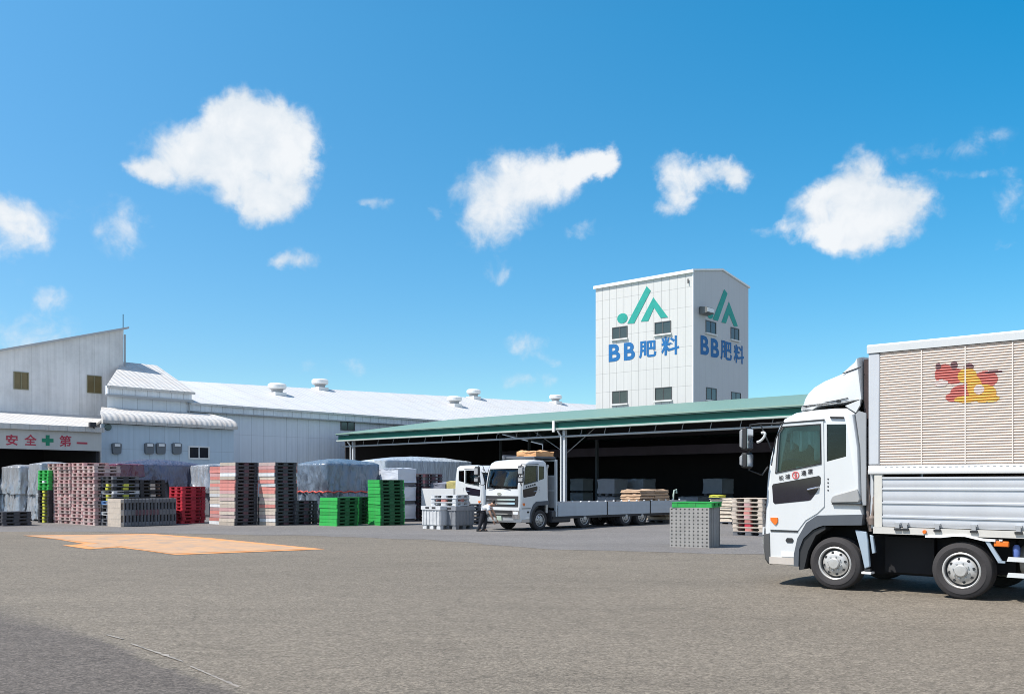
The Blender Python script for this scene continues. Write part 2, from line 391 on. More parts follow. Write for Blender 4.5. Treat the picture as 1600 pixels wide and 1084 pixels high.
def inset(poly, d):
    c = Vector((sum(p[0] for p in poly)/len(poly), sum(p[1] for p in poly)/len(poly)))
    out = []
    for p in poly:
        v = Vector(p)-c; out.append(tuple(c+v*(1-d/max(v.length, .1))))
    return out
ow = [gr(*p) for p in op]
sheet('painted_marking', ow, o_ed, .008); sheet('painted_marking', inset(ow, .42), o_in, .012)

# ---------------------------------------------------------------- buildings: common materials
WALL = M('white_siding', (.69, .735, .78), .5, var=.06, sc=.6, streak=.10, lines=[('X', .9, .035, .30), ('Z', 2.4, .03, .18)], wave=('X', .30, .004))
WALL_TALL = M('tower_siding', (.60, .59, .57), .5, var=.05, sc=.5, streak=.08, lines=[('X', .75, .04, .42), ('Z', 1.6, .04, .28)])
WALL_TALL_SIDE = M('tower_side_siding', (.53, .53, .54), .55, var=.05, sc=.5, streak=.05, lines=[('Y', .98, .03, .10)])  # tower siding again, darkened in the colour for the shaded face
WALL_OLD = M('weathered_siding', (.74, .73, .72), .6, var=.12, sc=.5, streak=.22, lines=[('X', .9, .03, .14)], wave=('X', .30, .004), grime=(.30, .29, .28), grime_amt=.45)
FASC = M('fascia_sheet', (.71, .745, .78), .55, var=.12, sc=1.2, streak=.2, lines=[('X', .75, .04, .35)], wave=('X', .25, .006))
ROOFW = M('white_roof_sheet', (.57, .57, .565), .5, var=.06, sc=.7, streak=.08, lines=[('X', 1.8, .08, .22), ('Y', 2.6, .07, .18)], wave=('X', .45, .012), grime=(.55, .50, .45), grime_amt=.5)
ROOFR = M('rusty_white_roof', (.57, .555, .53), .55, var=.14, sc=1.5, lines=[('X', .9, .05, .22), ('Y', 1.6, .05, .22)], wave=('X', .33, .012), grime=(.55, .46, .38), grime_amt=.5)
DARK = M('dark_metal', (.035, .036, .04), .6, var=.2)
BLACKISH = M('shed_interior', (.032, .03, .034), .9, var=.3, sc=.5)  # near-black walls: the gloom of the interiors is put into the colour
PANE = M('window_pane', (.055, .075, .07), .08, var=.3, sc=1.2, spec=.6)
PANE_Y = M('brown_window_pane', (.17, .13, .06), .25, var=.4, sc=1.5, spec=.4)
FRAME_W = M('window_frame_white', (.72, .72, .70), .5)
FRAME_D = M('window_frame_dark', (.10, .10, .10), .5)
WHITE = M('white_paint', (.80, .80, .79), .35, var=.04)
GREYM = M('grey_metal', (.36, .37, .38), .45, var=.12)

def window(parent, x0, x1, z0, z1, y=-.05, frame=FRAME_D, pane=PANE, leaves=2, sill=True, rz=0., fw=.06):
    """frame mesh (+ sill) as a part, the glass a sub-part; local x / z with the wall face at y = 0"""
    f = MB()
    f.box(x0-fw, x1+fw, y, .02, z1, z1+fw); f.box(x0-fw, x1+fw, y, .02, z0-fw, z0)
    f.box(x0-fw, x0, y, .02, z0, z1); f.box(x1, x1+fw, y, .02, z0, z1)
    for i in range(1, leaves):
        c = x0+(x1-x0)*i/leaves; f.box(c-.03, c+.03, y+.01, .02, z0, z1)
    o = f.build('window', frame, parent, rz=rz)
    p = MB().box(x0, x1, -.012, .015, z0, z1).build('pane', pane, o)
    if sill: MB().box(x0-fw-.06, x1+fw+.06, y-.1, .02, z0-fw-.12, z0-fw-.003).build('sill', FRAME_W, o)
    return o
def boxpx(fr, x0, y0, x1, y1, yo=0.):
    """photo box -> x0, x1, z0, z1 on the plane y = yo of a frame, undoing the perspective slant"""
    cx, cy = (x0+x1)/2, (y0+y1)/2
    a = fr.px(x0, cy, yo)[0]; b = fr.px(x1, cy, yo)[0]
    zt = fr.px(cx, y0, yo)[1]; zb = fr.px(cx, y1, yo)[1]
    return a, b, zb, zt

# ---------------------------------------------------------------- long warehouse with white roof
WF = Fr((-11.6, 66.0), GV)
xl = WF.px(292, 640)[0]
W0 = WF.shift(xl, 0)
wh = thing('warehouse', 'long low warehouse with a bright white roof and six roof vents', 'warehouse', W0)
LEN = 62.
m = MB(); m.prism([(0, 0), (15.6, 0), (15.6, 6.4), (0, 6.4)], 'x', 0, LEN); m.build('wall', WALL, wh)
MB().prism([(-.24, 6.12), (-.06, 6.12), (-.06, 6.62), (-.24, 6.62)], 'x', -.1, LEN).build('fascia', FASC, wh)
MB().box(-.1, LEN, -.30, -.243, 6.06, 6.13).build('gutter', GREYM, wh)
rf = MB(); n = 40; vs = []; fs = []
for i in range(n+1):
    x = -.25+(LEN+.3)*i/n; rz_ = 8.75+1.55*(x/52.)
    vs += [(x, -.36, 6.62), (x, 8, rz_), (x, 16.2, 6.5), (x, 16.2, 6.36), (x, 8, rz_-.16), (x, -.36, 6.5)]
for i in range(n):
    for k in range(6): fs.append((i*6+k, i*6+(k+1) % 6, (i+1)*6+(k+1) % 6, (i+1)*6+k))
fs += [tuple(range(6)), tuple(range(n*6, n*6+6))[::-1]]
rf.add(vs, fs).build('roof', ROOFW, wh)
gb = MB().prism([(0.05, 6.41), (15.5, 6.41), (8, 8.55)], 'x', .02, .2); gb.build('gable_wall', WALL, wh)
x0, x1, z0, z1 = boxpx(W0, 533, 656, 553, 671)
window(wh, x0, x1, z0, z1, frame=FRAME_D, sill=False)
def roof_vent(px, py, y):
    """round ventilator: white cap over a grey neck, feet cut into the roof slope"""
    x, _ = W0.px(px, py, y); rz_ = 8.75+1.55*(x/52.); zr = 6.62+(rz_-6.62)*(min(y, 8.)+.36)/8.36
    b = MB().lathe([(.40, zr-.5), (.40, zr+.26), (.50, zr+.36)], (x, y, 0), 'z', 20).build('roof_vent', GREYM, wh)
    MB().lathe([(.60, zr+.36), (.66, zr+.44), (.66, zr+.66), (.56, zr+.76), (.02, zr+.80)], (x, y, 0), 'z', 24).build('cap', WHITE, b)
    MB().prism([(x-.48, y-.48), (x+.48, y-.48), (x+.48, y+.48), (x-.48, y+.48)], 'z', zr-.35, zr+.10).build('curb', WHITE, b)
for px, py, y in ((433, 612, 5.0), (500, 604, 8.), (710, 628, 5.0), (740, 617, 8.), (868, 625, 8.), (990, 640, 8.)): roof_vent(px, py, y)

# ---------------------------------------------------------------- taller middle building with steep white roof
xm0 = WF.px(163, 610)[0]; xm1 = WF.px(289, 620)[0]
M0 = WF.shift(xm0, -.3)
mb_ = thing('storage_building', 'mid height building with steep short white roof beside the long warehouse', 'building', M0)
ML = xm1-xm0
SH = lambda y: max(0., y)*.74
MB().prism([(0, 0), (ML, 0), (ML, 8), (SH(8), 8)], 'z', 0, 6.9).build('wall', WALL, mb_)
MB().prism([(-.30, 6.72), (-.05, 6.72), (-.05, 7.22), (-.30, 7.22)], 'x', -.1, ML+.1).build('fascia', FASC, mb_)
rp_ = [(-.42, 7.22), (4.3, 9.25), (8.4, 7.2), (8.4, 7.05), (4.3, 9.1), (-.42, 7.08)]
MB().add([(-.2+SH(y), y, z) for y, z in rp_]+[(ML+.28, y, z) for y, z in rp_], [(0, 1, 2, 3, 4, 5), (11, 10, 9, 8, 7, 6)]+[(i, (i+1) % 6, 6+(i+1) % 6, 6+i) for i in range(6)]).build('roof', ROOFR, mb_)
MB().prism([(0, 6.93), (8, 6.93), (4.3, 9.0)], 'x', ML-.2, ML-.02).build('gable_wall', WALL, mb_)
MB().box(-.2, ML+.2, -.37, -.305, 6.62, 6.74).build('gutter', GREYM, mb_)
MB().tube([(ML+.05, -.12, 6.6), (ML+.05, -.12, 0)], .05).build('downpipe', GREYM, mb_)

# ---------------------------------------------------------------- lean-to annex with round edged roof
LT = WF.shift(0, -3.0)
xa = LT.px(158, 660)[0]; xb = LT.px(365, 668)[0]; L0 = LT.shift(xa, 0); LL = xb-xa
an = thing('annex', 'low blue grey annex with a curved white roof and four wall vents', 'annex', L0)
AWALL = M('annex_siding', (.50, .595, .67), .55, var=.06, sc=.6, streak=.12, lines=[('X', .9, .03, .25), ('Z', 3.55, .03, .2)], wave=('X', .3, .004))
MB().prism([(0, 0), (LL, 0), (LL, 2.66), (1.3, 2.66)], 'z', 0, 4.9).build('wall', AWALL, an)
arc = [(-.28, 4.92), (-.30, 5.08), (-.22, 5.25), (.0, 5.42), (.35, 5.56), (2.66, 6.0)]
ar_ = arc+[(2.66, 4.93)]; na = len(ar_)
MB().add([(-.05+max(0, y)*.49, y, z) for y, z in ar_]+[(LL+.1, y, z) for y, z in ar_], [tuple(range(na)), tuple(range(na, 2*na))[::-1]]+[(i, (i+1) % na, na+(i+1) % na, na+i) for i in range(na)]).build('roof', ROOFR, an)
for cx in (181, 232, 250, 266+9):
    x0, x1, z0, z1 = boxpx(L0, cx-6.5, 692, cx+6.5, 709)
    w_ = x1-x0
    hood = MB().prism([(x0, z0+.06), (x0+.06, z0), (x1-.06, z0), (x1, z0+.06), (x1+.03, z1-.06), (x1-.05, z1), (x0+.05, z1), (x0-.03, z1-.06)], 'y', -.16, .01).build('wall_vent', M('vent_box_grey', (.15, .165, .18), .5), an)
    MB().box(x0+.08, x1-.08, -.20, -.163, z1-.19, z1-.05).build('hood', WHITE, hood)
x0, x1, z0, z1 = boxpx(L0, 296, 699, 325, 715)
window(an, x0, x1, z0, z1, frame=FRAME_W, pane=M('black_pane', (.02, .022, .03), .1), sill=False, fw=.09)
MB().lathe([(.16, -.14), (.18, -.1), (.18, 0)], (.35, 0, L0.px(162, 667)[1]), 'y', 16).build('wall_lamp', M('lamp_green_grey', (.10, .14, .13), .4), an)
MB().box(-.06, -.0, -.05, .0, 0, 4.85).build('corner_trim', WHITE, an)

# ---------------------------------------------------------------- tall shed with monopitch roof
TS = WF.shift(0, 3.3)
xr = TS.px(193, 515)[0]; z_r = TS.px(193, 515)[1]; xe = TS.px(0, 549)[0]; z_e = TS.px(0, 549)[1]
sl_ = (z_r-z_e)/(xr-xe); T0 = TS.shift(xr, 0)
ts = thing('tall_shed', 'weathered grey shed with a slanting monopitch roof and two brown windows', 'shed', T0)
WL = 20.
MB().prism([(-WL, 0), (0, 0), (0, z_r), (-WL, z_r-sl_*WL)], 'y', 0, 12).build('wall', WALL_OLD, ts)
MB().prism([(-WL-.2, z_r-sl_*(WL+.2)+.0), (.25, z_r+sl_*.25), (.25, z_r+sl_*.25+.12), (-WL-.2, z_r-sl_*(WL+.2)+.12)], 'y', -.22, 12.2).build('roof', M('shed_roof_edge', (.42, .43, .45), .5, var=.1), ts)
for b in ((22.5, 582.5, 43, 607), (137, 588, 157, 613)):
    x0, x1, z0, z1 = boxpx(T0, *b); window(ts, x0, x1, z0, z1, frame=M('olive_frame', (.22, .20, .12), .5), pane=PANE_Y, leaves=2, sill=False, fw=.05)
MB().tube([(.12, .3, z_r-1.5), (.12, .3, z_r+1.0)], .025).build('antenna', DARK, ts)
MB().tube([(.06, -.06, z_r-.3), (.06, -.06, 4)], .05).build('downpipe', GREYM, ts)

# ---------------------------------------------------------------- loading bay annex with the safety sign
SF = WF.shift(0, -4.2)
xs = SF.px(155, 690)[0]; S0 = SF.shift(xs, 0)
sb = thing('loading_bay', 'loading bay with a rusty white lean-to roof and a safety slogan on its fascia', 'loading bay', S0)
lr = [(-20, -.3), (.1, -.3), (.1, 1.0), (4.6, 8.79), (-20, 8.79)]; lz = lambda y: 4.5+(y+.3)*.1595
MB().add([(x, y, lz(y)) for x, y in lr]+[(x, y, lz(y)-.12) for x, y in lr], [(0, 1, 2, 3, 4), (9, 8, 7, 6, 5)]+[(i, (i+1) % 5, 5+(i+1) % 5, 5+i) for i in range(5)]).build('roof', ROOFR, sb)
MB().prism([(-.34, 4.34), (-.24, 4.34), (-.24, 4.60), (-.34, 4.60)], 'x', -20, .12).build('eave_trim', ROOFR, sb)
MB().box(-20, .05, -.14, .1, 3.38, 4.36).build('fascia', M('sign_fascia', (.56, .545, .51), .6, var=.08, sc=1., streak=.12, grime=(.45, .43, .40), grime_amt=.35), sb)
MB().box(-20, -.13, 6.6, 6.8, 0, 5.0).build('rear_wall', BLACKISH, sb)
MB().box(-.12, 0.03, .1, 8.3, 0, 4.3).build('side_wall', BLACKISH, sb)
let = MB(); cross = MB()
RED = M('sign_red', (.47, .055, .085), .6, var=.15, sc=6); GRN = M('sign_green', (.02, .24, .13), .6, var=.12, sc=6)
for ch, b in (('安', (9, 678.5, 28, 695.5)), ('全', (38, 678.5, 57.5, 695.5)), ('第', (92.5, 680, 111.5, 697.5))):
    x0, x1, z0, z1 = boxpx(S0, *b, yo=-.15); put_glyph(let, ch, x0, x1, z0, z1, -.152, .022)
x0, x1, z0, z1 = boxpx(S0, 120, 690.5, 136.5, 693.5, yo=-.15); let.box(x0, x1, -.155, -.141, z0, z1)
let.build('lettering', RED, sb)
x0, x1, z0, z1 = boxpx(S0, 65.5, 679.5, 83.5, 696, yo=-.15); t = (z1-z0)*.34; cx = (x0+x1)/2; cz = (z0+z1)/2
cross.prism([(cx-t/2, z0), (cx+t/2, z0), (cx+t/2, cz-t/2), (x1, cz-t/2), (x1, cz+t/2), (cx+t/2, cz+t/2), (cx+t/2, z1), (cx-t/2, z1), (cx-t/2, cz+t/2), (x0, cz+t/2), (x0, cz-t/2), (cx-t/2, cz-t/2)], 'y', -.16, -.141)
cross.build('cross_emblem', GRN, sb)
x0, z0 = S0.px(145, 664, -.4)
fl = MB().box(x0-.2, x0+.12, -.55, -.35, z0-.1, z0+.14).build('floodlight', DARK, sb)
MB().tube([(x0, -.4, z0-.05), (x0+.3, -.2, z0-.35)], .03).build('bracket', DARK, fl)

# ---------------------------------------------------------------- tower
C0 = Fr((14.64, 75.0), G)
tw = thing('tower', 'square white tower with a blue and green emblem and lettering above the green canopy', 'tower', C0)
TL = 9.7; TD = 9.56
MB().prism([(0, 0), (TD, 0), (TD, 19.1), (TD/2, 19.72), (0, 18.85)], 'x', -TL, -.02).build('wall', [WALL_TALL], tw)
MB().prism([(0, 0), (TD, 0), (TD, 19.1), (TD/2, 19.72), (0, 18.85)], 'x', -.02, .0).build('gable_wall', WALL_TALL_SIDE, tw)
MB().prism([(-.16, 18.72), (-.16, 18.98), (TD/2, 19.86), (TD+.16, 19.14), (TD+.16, 18.98), (TD/2, 19.725), (.01, 18.86), (.01, 18.72)], 'x', -TL-.15, .10).build('roof', WHITE, tw)
MB().box(-.10, .012, -.012, .10, 0, 18.7).build('corner_trim', WHITE, tw)
CR = Fr(C0.w(0, 0), GV)
for b in ((957.7, 511.5, 979.6, 528), (1024, 503.5, 1047.6, 520.5), (957.7, 611.5, 979.6, 629.5), (1024.5, 606, 1048.8, 624)):
    x0, x1, z0, z1 = boxpx(C0, *b); window(tw, x0, x1, z0, z1)
for b in ((1103, 503, 1118, 520), (1142, 513.5, 1154, 530), (1104, 607, 1118.6, 624), (1143, 614, 1156.5, 625.6)):
    x0, x1, z0, z1 = boxpx(CR, *b); window(tw, x0, x1, z0, z1, rz=R(90), sill=True)
LOGO = M('emblem_green', (.022, .33, .275), .6, var=.28, sc=2.5); LET = M('lettering_blue', (.010, .135, .36), .6, var=.3, sc=2.)
def emblem(fr, dot, bar, aa, rz):
    e = MB(); x0, x1, z0, z1 = boxpx(fr, *dot)
    e.prism([((x0+x1)/2+(x1-x0)/2*math.cos(a*math.pi/14), (z0+z1)/2+(z1-z0)/2*math.sin(a*math.pi/14)) for a in range(28)], 'y', -.03, -.013)
    e.prism([fr.px(*p) for p in bar], 'y', -.03, -.013); e.prism([fr.px(*p) for p in aa], 'y', -.03, -.013)
    e.build('emblem', LOGO, tw, rz=rz)
emblem(C0, (964.6, 489.5, 980.7, 505), [(1010.7, 447.3), (1017, 454.2), (991, 505), (980.3, 505.5)],
       [(1021, 464.6), (1044, 495.7), (1032.6, 496.9), (1022, 480.7), (1013, 501.5), (1001.5, 502.2)], 0)
emblem(CR, (1104, 480.5, 1114.5, 498), [(1131.3, 452), (1136.4, 458.8), (1121.4, 501.5), (1113.3, 499.2)],
       [(1138.7, 471.5), (1152.5, 509.5), (1146.8, 510.2), (1138.7, 491), (1134, 505), (1127, 503.8)], R(90))
def letters(fr, items, rz, sg):
    l = MB()
    for ch, b, bold in items:
        sl = abs((HZ-(b[1]+b[3])/2)/((b[0]+850) if sg < 0 else (2080-b[0])))*(b[2]-b[0])/2
        x0, x1, z0, z1 = boxpx(fr, b[0], b[1]+sl, b[2], b[3]-sl); put_glyph(l, ch, x0, x1, z0, z1, -.02, bold)
    l.build('lettering', LET, tw, rz=rz)
letters(C0, [('B', (951.2, 536.5, 969.2, 565.6), .034), ('B', (975, 533.8, 992.3, 563.3), .034), ('肥', (998.5, 530.5, 1025.7, 560.3), .026), ('料', (1033.3, 523.4, 1061.4, 556.2), .023)], 0, -1)
letters(CR, [('B', (1094.4, 523.4, 1107.6, 556), .034), ('B', (1110.5, 528, 1123.3, 560), .034), ('肥', (1125.6, 531, 1143.3, 565.2), .026), ('料', (1146.3, 537.5, 1162.2, 569.4), .023)], R(90), 1)
x0, x1, z0, z1 = boxpx(CR, 1091, 480.5, 1104, 491)
fl = MB().prism([(-.75, z0+.02), (-.75, z1-.1), (-.1, z1), (-.1, z0-.08)], 'x', x0+.1, x1-.1).build('floodlight', M('lamp_body', (.16, .16, .16), .4, var=.2), tw, rz=R(90))
MB().box(x0+.14, x1-.14, -.79, -.752, z0+.08, z1-.15).build('lens', WHITE, fl); MB().box(x0+.2, x0+.34, -.1, 0, z0+.1, z1).build('bracket', DARK, fl)
x0, z0 = C0.px(1076, 436); MB().tube([(x0, -.1, z0), (x0, -.1, z0-.35)], .05).build('wall_fitting', DARK, tw)

# ---------------------------------------------------------------- green canopy
K0 = Fr((-11.5, 62.8), math.atan2(-.694, .72))
cn = thing('loading_canopy', 'wide open loading canopy with pale green roof and dark teal fascia', 'canopy', K0)
KL = 58.
GROOF = M('pale_green_roof', (.165, .275, .22), .5, var=.07, sc=.5, wave=('X', .5, .01), streak=.08)
TEAL = M('teal_fascia', (.006, .115, .088), .45, var=.12, sc=1.)
MB().prism([(-.35, 5.05), (10.2, 6.55), (20.8, 5.05), (20.8, 4.93), (10.2, 6.4), (-.35, 4.93)], 'x', -.2, KL).build('roof', GROOF, cn)
MB().box(-.15, KL, -.2, -.05, 4.62, 4.92).build('fascia', TEAL, cn)
g_ = MB().prism([(-.34, 4.53), (-.24, 4.51), (-.19, 4.51), (-.19, 4.605), (-.34, 4.615)], 'x', -.2, KL); gut = g_.build('gutter', M('gutter_pale', (.44, .50, .46), .5, var=.1), cn)
MB().box(-.2, KL, -.39, -.352, 4.99, 5.06).build('roof_edge_trim', M('roof_trim_pale', (.26, .38, .32), .5), cn)
cp = MB()
for x in [19.4+3.2*i*0+0 for i in range(1)]+[40.]: cp.box(x-.08, x+.08, -.42, -.365, 4.42, 5.0)
cp.build('gutter_joint', WHITE, cn)
MB().tube([(0, -.02, 4.18), (KL, -.02, 4.18)], .055).build('sprinkler_pipe', M('pipe_grey', (.40, .43, .44), .5), cn)
hang = MB()
for i in range(36):
    x = .8+i*1.55; hang.tube([(x, -.02, 4.2), (x+.1, .0, 4.6)], .018, 6)
hang.build('pipe_hanger', GREYM, cn)
br = MB()
for i in range(15): br.prism([(-.1, 4.9), (10.2, 6.36), (10.2, 6.2), (-.1, 4.72)], 'x', i*4-.06, i*4+.06)
br.build('rafter', DARK, cn)
pl_ = MB()
for j in range(8): y = .6+j*1.35; z = 4.9+(y+.35)*.1421; pl_.box(0, KL, y-.05, y+.05, z-.12, z-.02)
pl_.build('purlin', M('purlin_green', (.03, .06, .05), .7), cn)
for px in (553, 883):
    x = K0.px(px, 700, .1)[0]
    c = MB(); c.box(x-.08, x+.08, -.02, .01, 0, 4.6); c.box(x-.08, x+.08, .13, .16, 0, 4.6); c.box(x-.015, x+.015, .01, .13, 0, 4.6)
    c.build('column', M('column_white', (.62, .64, .66), .45, var=.1), cn)
    MB().tube([(x-.2, -.28, 4.47), (x-.12, -.1, 4.2), (x-.12, -.1, 0)], .045).build('downpipe', WHITE, cn)
for x in (38.5, 56.):
    MB().box(x-.12, x+.12, 0, .24, 0, 4.6).build('column', MATS['column_white'], cn)
for x in (5.2, 8., 11., 14.):
    MB().box(x-.06, x+.06, 9.9, 10.1, 0, 6.2).build('post', M('post_dim', (.12, .14, .16), .6), cn)
cr_ = MB()
for a, b in (((17.2, .4, 4.6), (19.4, .4, 3.4)), ((21.6, .4, 4.6), (19.6, .4, 3.3))): cr_.tube([a, b], .02, 6)
cr_.build('brace', GREYM, cn)
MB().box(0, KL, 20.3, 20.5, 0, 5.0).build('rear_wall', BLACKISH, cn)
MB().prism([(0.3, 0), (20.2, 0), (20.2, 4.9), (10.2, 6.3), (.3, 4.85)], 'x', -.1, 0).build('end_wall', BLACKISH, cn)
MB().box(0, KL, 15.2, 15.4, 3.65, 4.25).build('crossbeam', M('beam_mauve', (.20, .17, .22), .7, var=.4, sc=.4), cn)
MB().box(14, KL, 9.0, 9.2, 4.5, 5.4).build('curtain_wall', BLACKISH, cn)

KF = K0
# ---------------------------------------------------------------- plastic pallets
def pallet_mesh(name, mats, four=True, w=1.1, h=.142, centre_mat=False, side=False):
    b = MB(); t = .018; e = w/2
    b.box(-e, e, -e, e, h-t-.002, h-.004)                               # top deck
    b.box(-e+.004, e-.004, -e+.004, e-.004, .002, t)                    # bottom deck
    def post(x0, x1, y0, y1):
        c = .022
        b.prism([(x0+c, y0), (x1-c, y0), (x1, y0+c), (x1, y1-c), (x1-c, y1), (x0+c, y1), (x0, y1-c), (x0, y0+c)], 'z', t, h-t-.002)
    P3 = [(-e+.006, -e+.175), (-.115, .115), (e-.175, e-.006)]
    for i, (x0, x1) in enumerate(P3):
        for j, (y0, y1) in enumerate(P3):
            b.cur = 1 if centre_mat and (i == 1 or j == 1) and not (i == 1 and j == 1) else 0
            post(x0, x1, y0, y1)
    b.cur = 0
    for x in (-e+.11, 0, e-.11): b.box(x-.085, x+.085, -e+.01, e-.01, t, t+.022); b.box(x-.085, x+.085, -e+.01, e-.01, h-t-.024, h-t-.002)
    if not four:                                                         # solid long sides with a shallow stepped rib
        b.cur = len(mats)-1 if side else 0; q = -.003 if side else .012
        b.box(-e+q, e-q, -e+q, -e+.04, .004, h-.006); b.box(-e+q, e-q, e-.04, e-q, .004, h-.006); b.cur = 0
    for k in range(5):                                                   # deck ribs seen on top
        y = -e+.11+k*.22; b.box(-e+.03, e-.03, y-.03, y+.03, h-.004, h)
    return b.mesh(name, mats)
def pm(name, col, rnd=.18, rough=.55): return M('plastic_'+name, col, rough, var=.16, sc=5, rnd=rnd, streak=.12, grime=tuple(c*.55+.05 for c in col), grime_amt=.6)
PC = dict(pink=(.47, .365, .345), rose=(.48, .285, .28), black=(.022, .022, .026), dark=(.060, .060, .070), green=(.03, .36, .07), dgreen=(.008, .10, .032), red=(.46, .030, .05),
          grey=(.235, .228, .225), beige=(.50, .43, .36), salmon=(.56, .22, .19), white=(.62, .63, .64), yellow=(.55, .55, .06), blue=(.20, .36, .62), steel=(.13, .135, .15), maroon=(.10, .045, .06), slate=(.20, .21, .23))
PM = {k: pm(k, v) for k, v in PC.items()}
WORD = dict(pink='pale pink', rose='rose pink', black='black', dark='dark grey', green='bright green', dgreen='deep green', red='red', grey='grey', beige='beige', salmon='faded salmon', white='white', yellow='yellow', blue='light blue', steel='charcoal', maroon='maroon black', slate='slate grey')
PMESH = {}
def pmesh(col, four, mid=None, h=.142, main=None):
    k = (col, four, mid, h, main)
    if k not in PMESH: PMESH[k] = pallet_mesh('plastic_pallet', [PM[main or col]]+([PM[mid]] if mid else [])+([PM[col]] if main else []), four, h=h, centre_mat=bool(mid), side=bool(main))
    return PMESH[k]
def pallet(me, x, y, z, rz, label, group):
    o = bpy.data.objects.new('plastic_pallet', me); COL.objects.link(o)
    o.location = (x, y, z); o.rotation_euler = (0, 0, rz); return tag(o, label, 'pallet', group)
def stack(px, py, n, cols, desc, four=True, mid=None, h=.142, ang=G, back=(0., 0.), z=0., jit=.017, main=None):
    """n pallets piled from the near corner seen at (px, py); cols is a colour or a list of colours, bottom first"""
    fr = Fr(gr(px, py), ang).shift(*back); rng = random.Random(int(px*7+py*3+n))
    lx, ly = rng.uniform(-.004, .004), rng.uniform(-.003, .003)
    for i in range(n):
        c = cols if isinstance(cols, str) else cols[i % len(cols)]
        mi = mid[i % len(mid)] if isinstance(mid, list) else mid
        x, y = fr.w(-.55+lx*i+rng.uniform(-jit, jit), .55+ly*i+rng.uniform(-jit, jit))
        pallet(pmesh(c, four, mi, h, main), x, y, z+i*h, ang+rng.uniform(-jit, jit)*.7, f'{WORD[c]} pallet, {ordinal(i+1, n)} in {desc}', 'pallets in '+desc)
    return fr
def corner(px, py, back=(0., 0.), ang=G): return Fr(gr(px, py), ang).shift(*back)

stack(4, 822, 4, 'dark', 'the low dark stack cut by the photo edge')
stack(76, 817, 16, ['black']*10+['green']*6, 'the black and green stack beside the silver tarps', mid=['yellow']*10+['green']*2+['white']+['green']*3)
pink = corner(148, 821)
for r_, dsc in enumerate(('the pink stack nearest the mixed black stacks', 'the second pink stack from the mixed black stacks', 'the third pink stack from the mixed black stacks', 'the pink stack nearest the black and green stack')):
    fr = pink.shift(-1.105*r_, 0)
    px_, py_ = 800+F*fr.O[0]/fr.O[1], HZ+F*CH/fr.O[1]
    stack(px_, py_, (17, 18, 18, 18)[r_], ['pink', 'pink', 'rose', 'pink', 'rose'][r_ % 2:], dsc, mid=['rose', 'pink'])
mix1 = ['steel', 'steel', 'black', 'white', 'black', 'steel', 'blue', 'black', 'steel', 'white', 'black', 'steel', 'black', 'steel']
mix2 = ['black', 'steel', 'steel', 'black', 'beige', 'beige', 'black', 'steel', 'white', 'black', 'steel', 'steel', 'black', 'steel']
stack(177, 822, 14, mix1, 'the mixed black stack beside the upright pallets', mid=['steel', 'black', 'steel', 'black', 'steel', 'black', 'steel', 'yellow', 'yellow', 'black', 'yellow', 'yellow', 'black', 'black'])
stack(177, 822, 14, mix2, 'the mixed black stack touching the pink stacks', mid=['steel', 'white', 'black'], back=(-1.11, 0))
stack(177, 822, 13, 'black', 'the black stack with cream blocks', mid=['black']*7+['beige', 'beige', 'black', 'beige', 'beige', 'black'], back=(0, 1.16))
# pallets stored on edge, 16 in a row
UP = corner(191, 823)
for i in range(16):
    x, y = UP.w(-.55, .075+i*.146)
    c = 'beige' if i == 0 else ('grey' if i % 5 else 'slate')
    o = pallet(pmesh('beige' if i == 0 else 'steel', True, 'maroon' if 3 < i < 11 else None), x, y, .55, G, f'charcoal pallet stood on edge, {("first","second","third","fourth","fifth","sixth","seventh","eighth","ninth","tenth","eleventh","twelfth","thirteenth","fourteenth","fifteenth","sixteenth")[i]} from the beige one\'s end' if i else 'beige pallet stood on edge at the end of the upright row', 'pallets stood on edge')
    o.matrix_world = Matrix.Translation((x, y, .55)) @ Matrix.Rotation(G, 4, 'Z') @ Matrix.Rotation(R(90), 4, 'X')
stack(284, 818, 11, 'red', 'the red stack beside the salmon stacks')
sal = ['beige', 'beige', 'pink', 'beige', 'rose', 'beige', 'beige', 'pink', 'beige', 'rose', 'salmon', 'salmon', 'salmon', 'beige', 'white', 'rose', 'rose', 'beige']
sal2 = ['white', 'salmon', 'rose', 'salmon', 'rose', 'white', 'beige', 'beige', 'white', 'beige', 'pink', 'salmon', 'beige', 'salmon', 'rose', 'salmon', 'salmon', 'salmon']
TW = dict(four=False, main='dark')  # ends of darker plastic, their shade deepened in the colour as well
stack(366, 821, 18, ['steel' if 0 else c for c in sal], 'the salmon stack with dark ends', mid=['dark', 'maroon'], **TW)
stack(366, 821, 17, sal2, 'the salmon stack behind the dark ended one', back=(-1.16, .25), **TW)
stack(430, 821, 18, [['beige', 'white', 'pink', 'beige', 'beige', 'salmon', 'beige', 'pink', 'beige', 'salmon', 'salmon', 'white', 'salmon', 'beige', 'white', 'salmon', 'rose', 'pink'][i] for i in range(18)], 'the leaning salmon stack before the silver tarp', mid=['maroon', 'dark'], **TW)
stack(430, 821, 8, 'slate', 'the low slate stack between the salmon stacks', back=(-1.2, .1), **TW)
stack(462, 820, 7, 'dark', 'the low dark stack below the silver tarp', mid=['maroon', 'dark'])
stack(526, 822, 8, ['green'], 'the short bright green stack under the tarp', four=False, main='dgreen')  # ends in deeper green: shade of that side put into the colour
stack(526, 822, 8, 'dgreen', 'the deep green stack under the tarp', back=(-.7, 1.7), mid=['green'])
stack(594, 821, 13, 'green', 'the tall green stack beside the wrapped loads', four=False, main='dgreen', ang=R(-56))  # same deeper green ends, shade painted into the colour
stack(664, 814, 15, ['maroon', 'dark'], 'the maroon black stack behind the white crate', mid=['dark', 'maroon'])
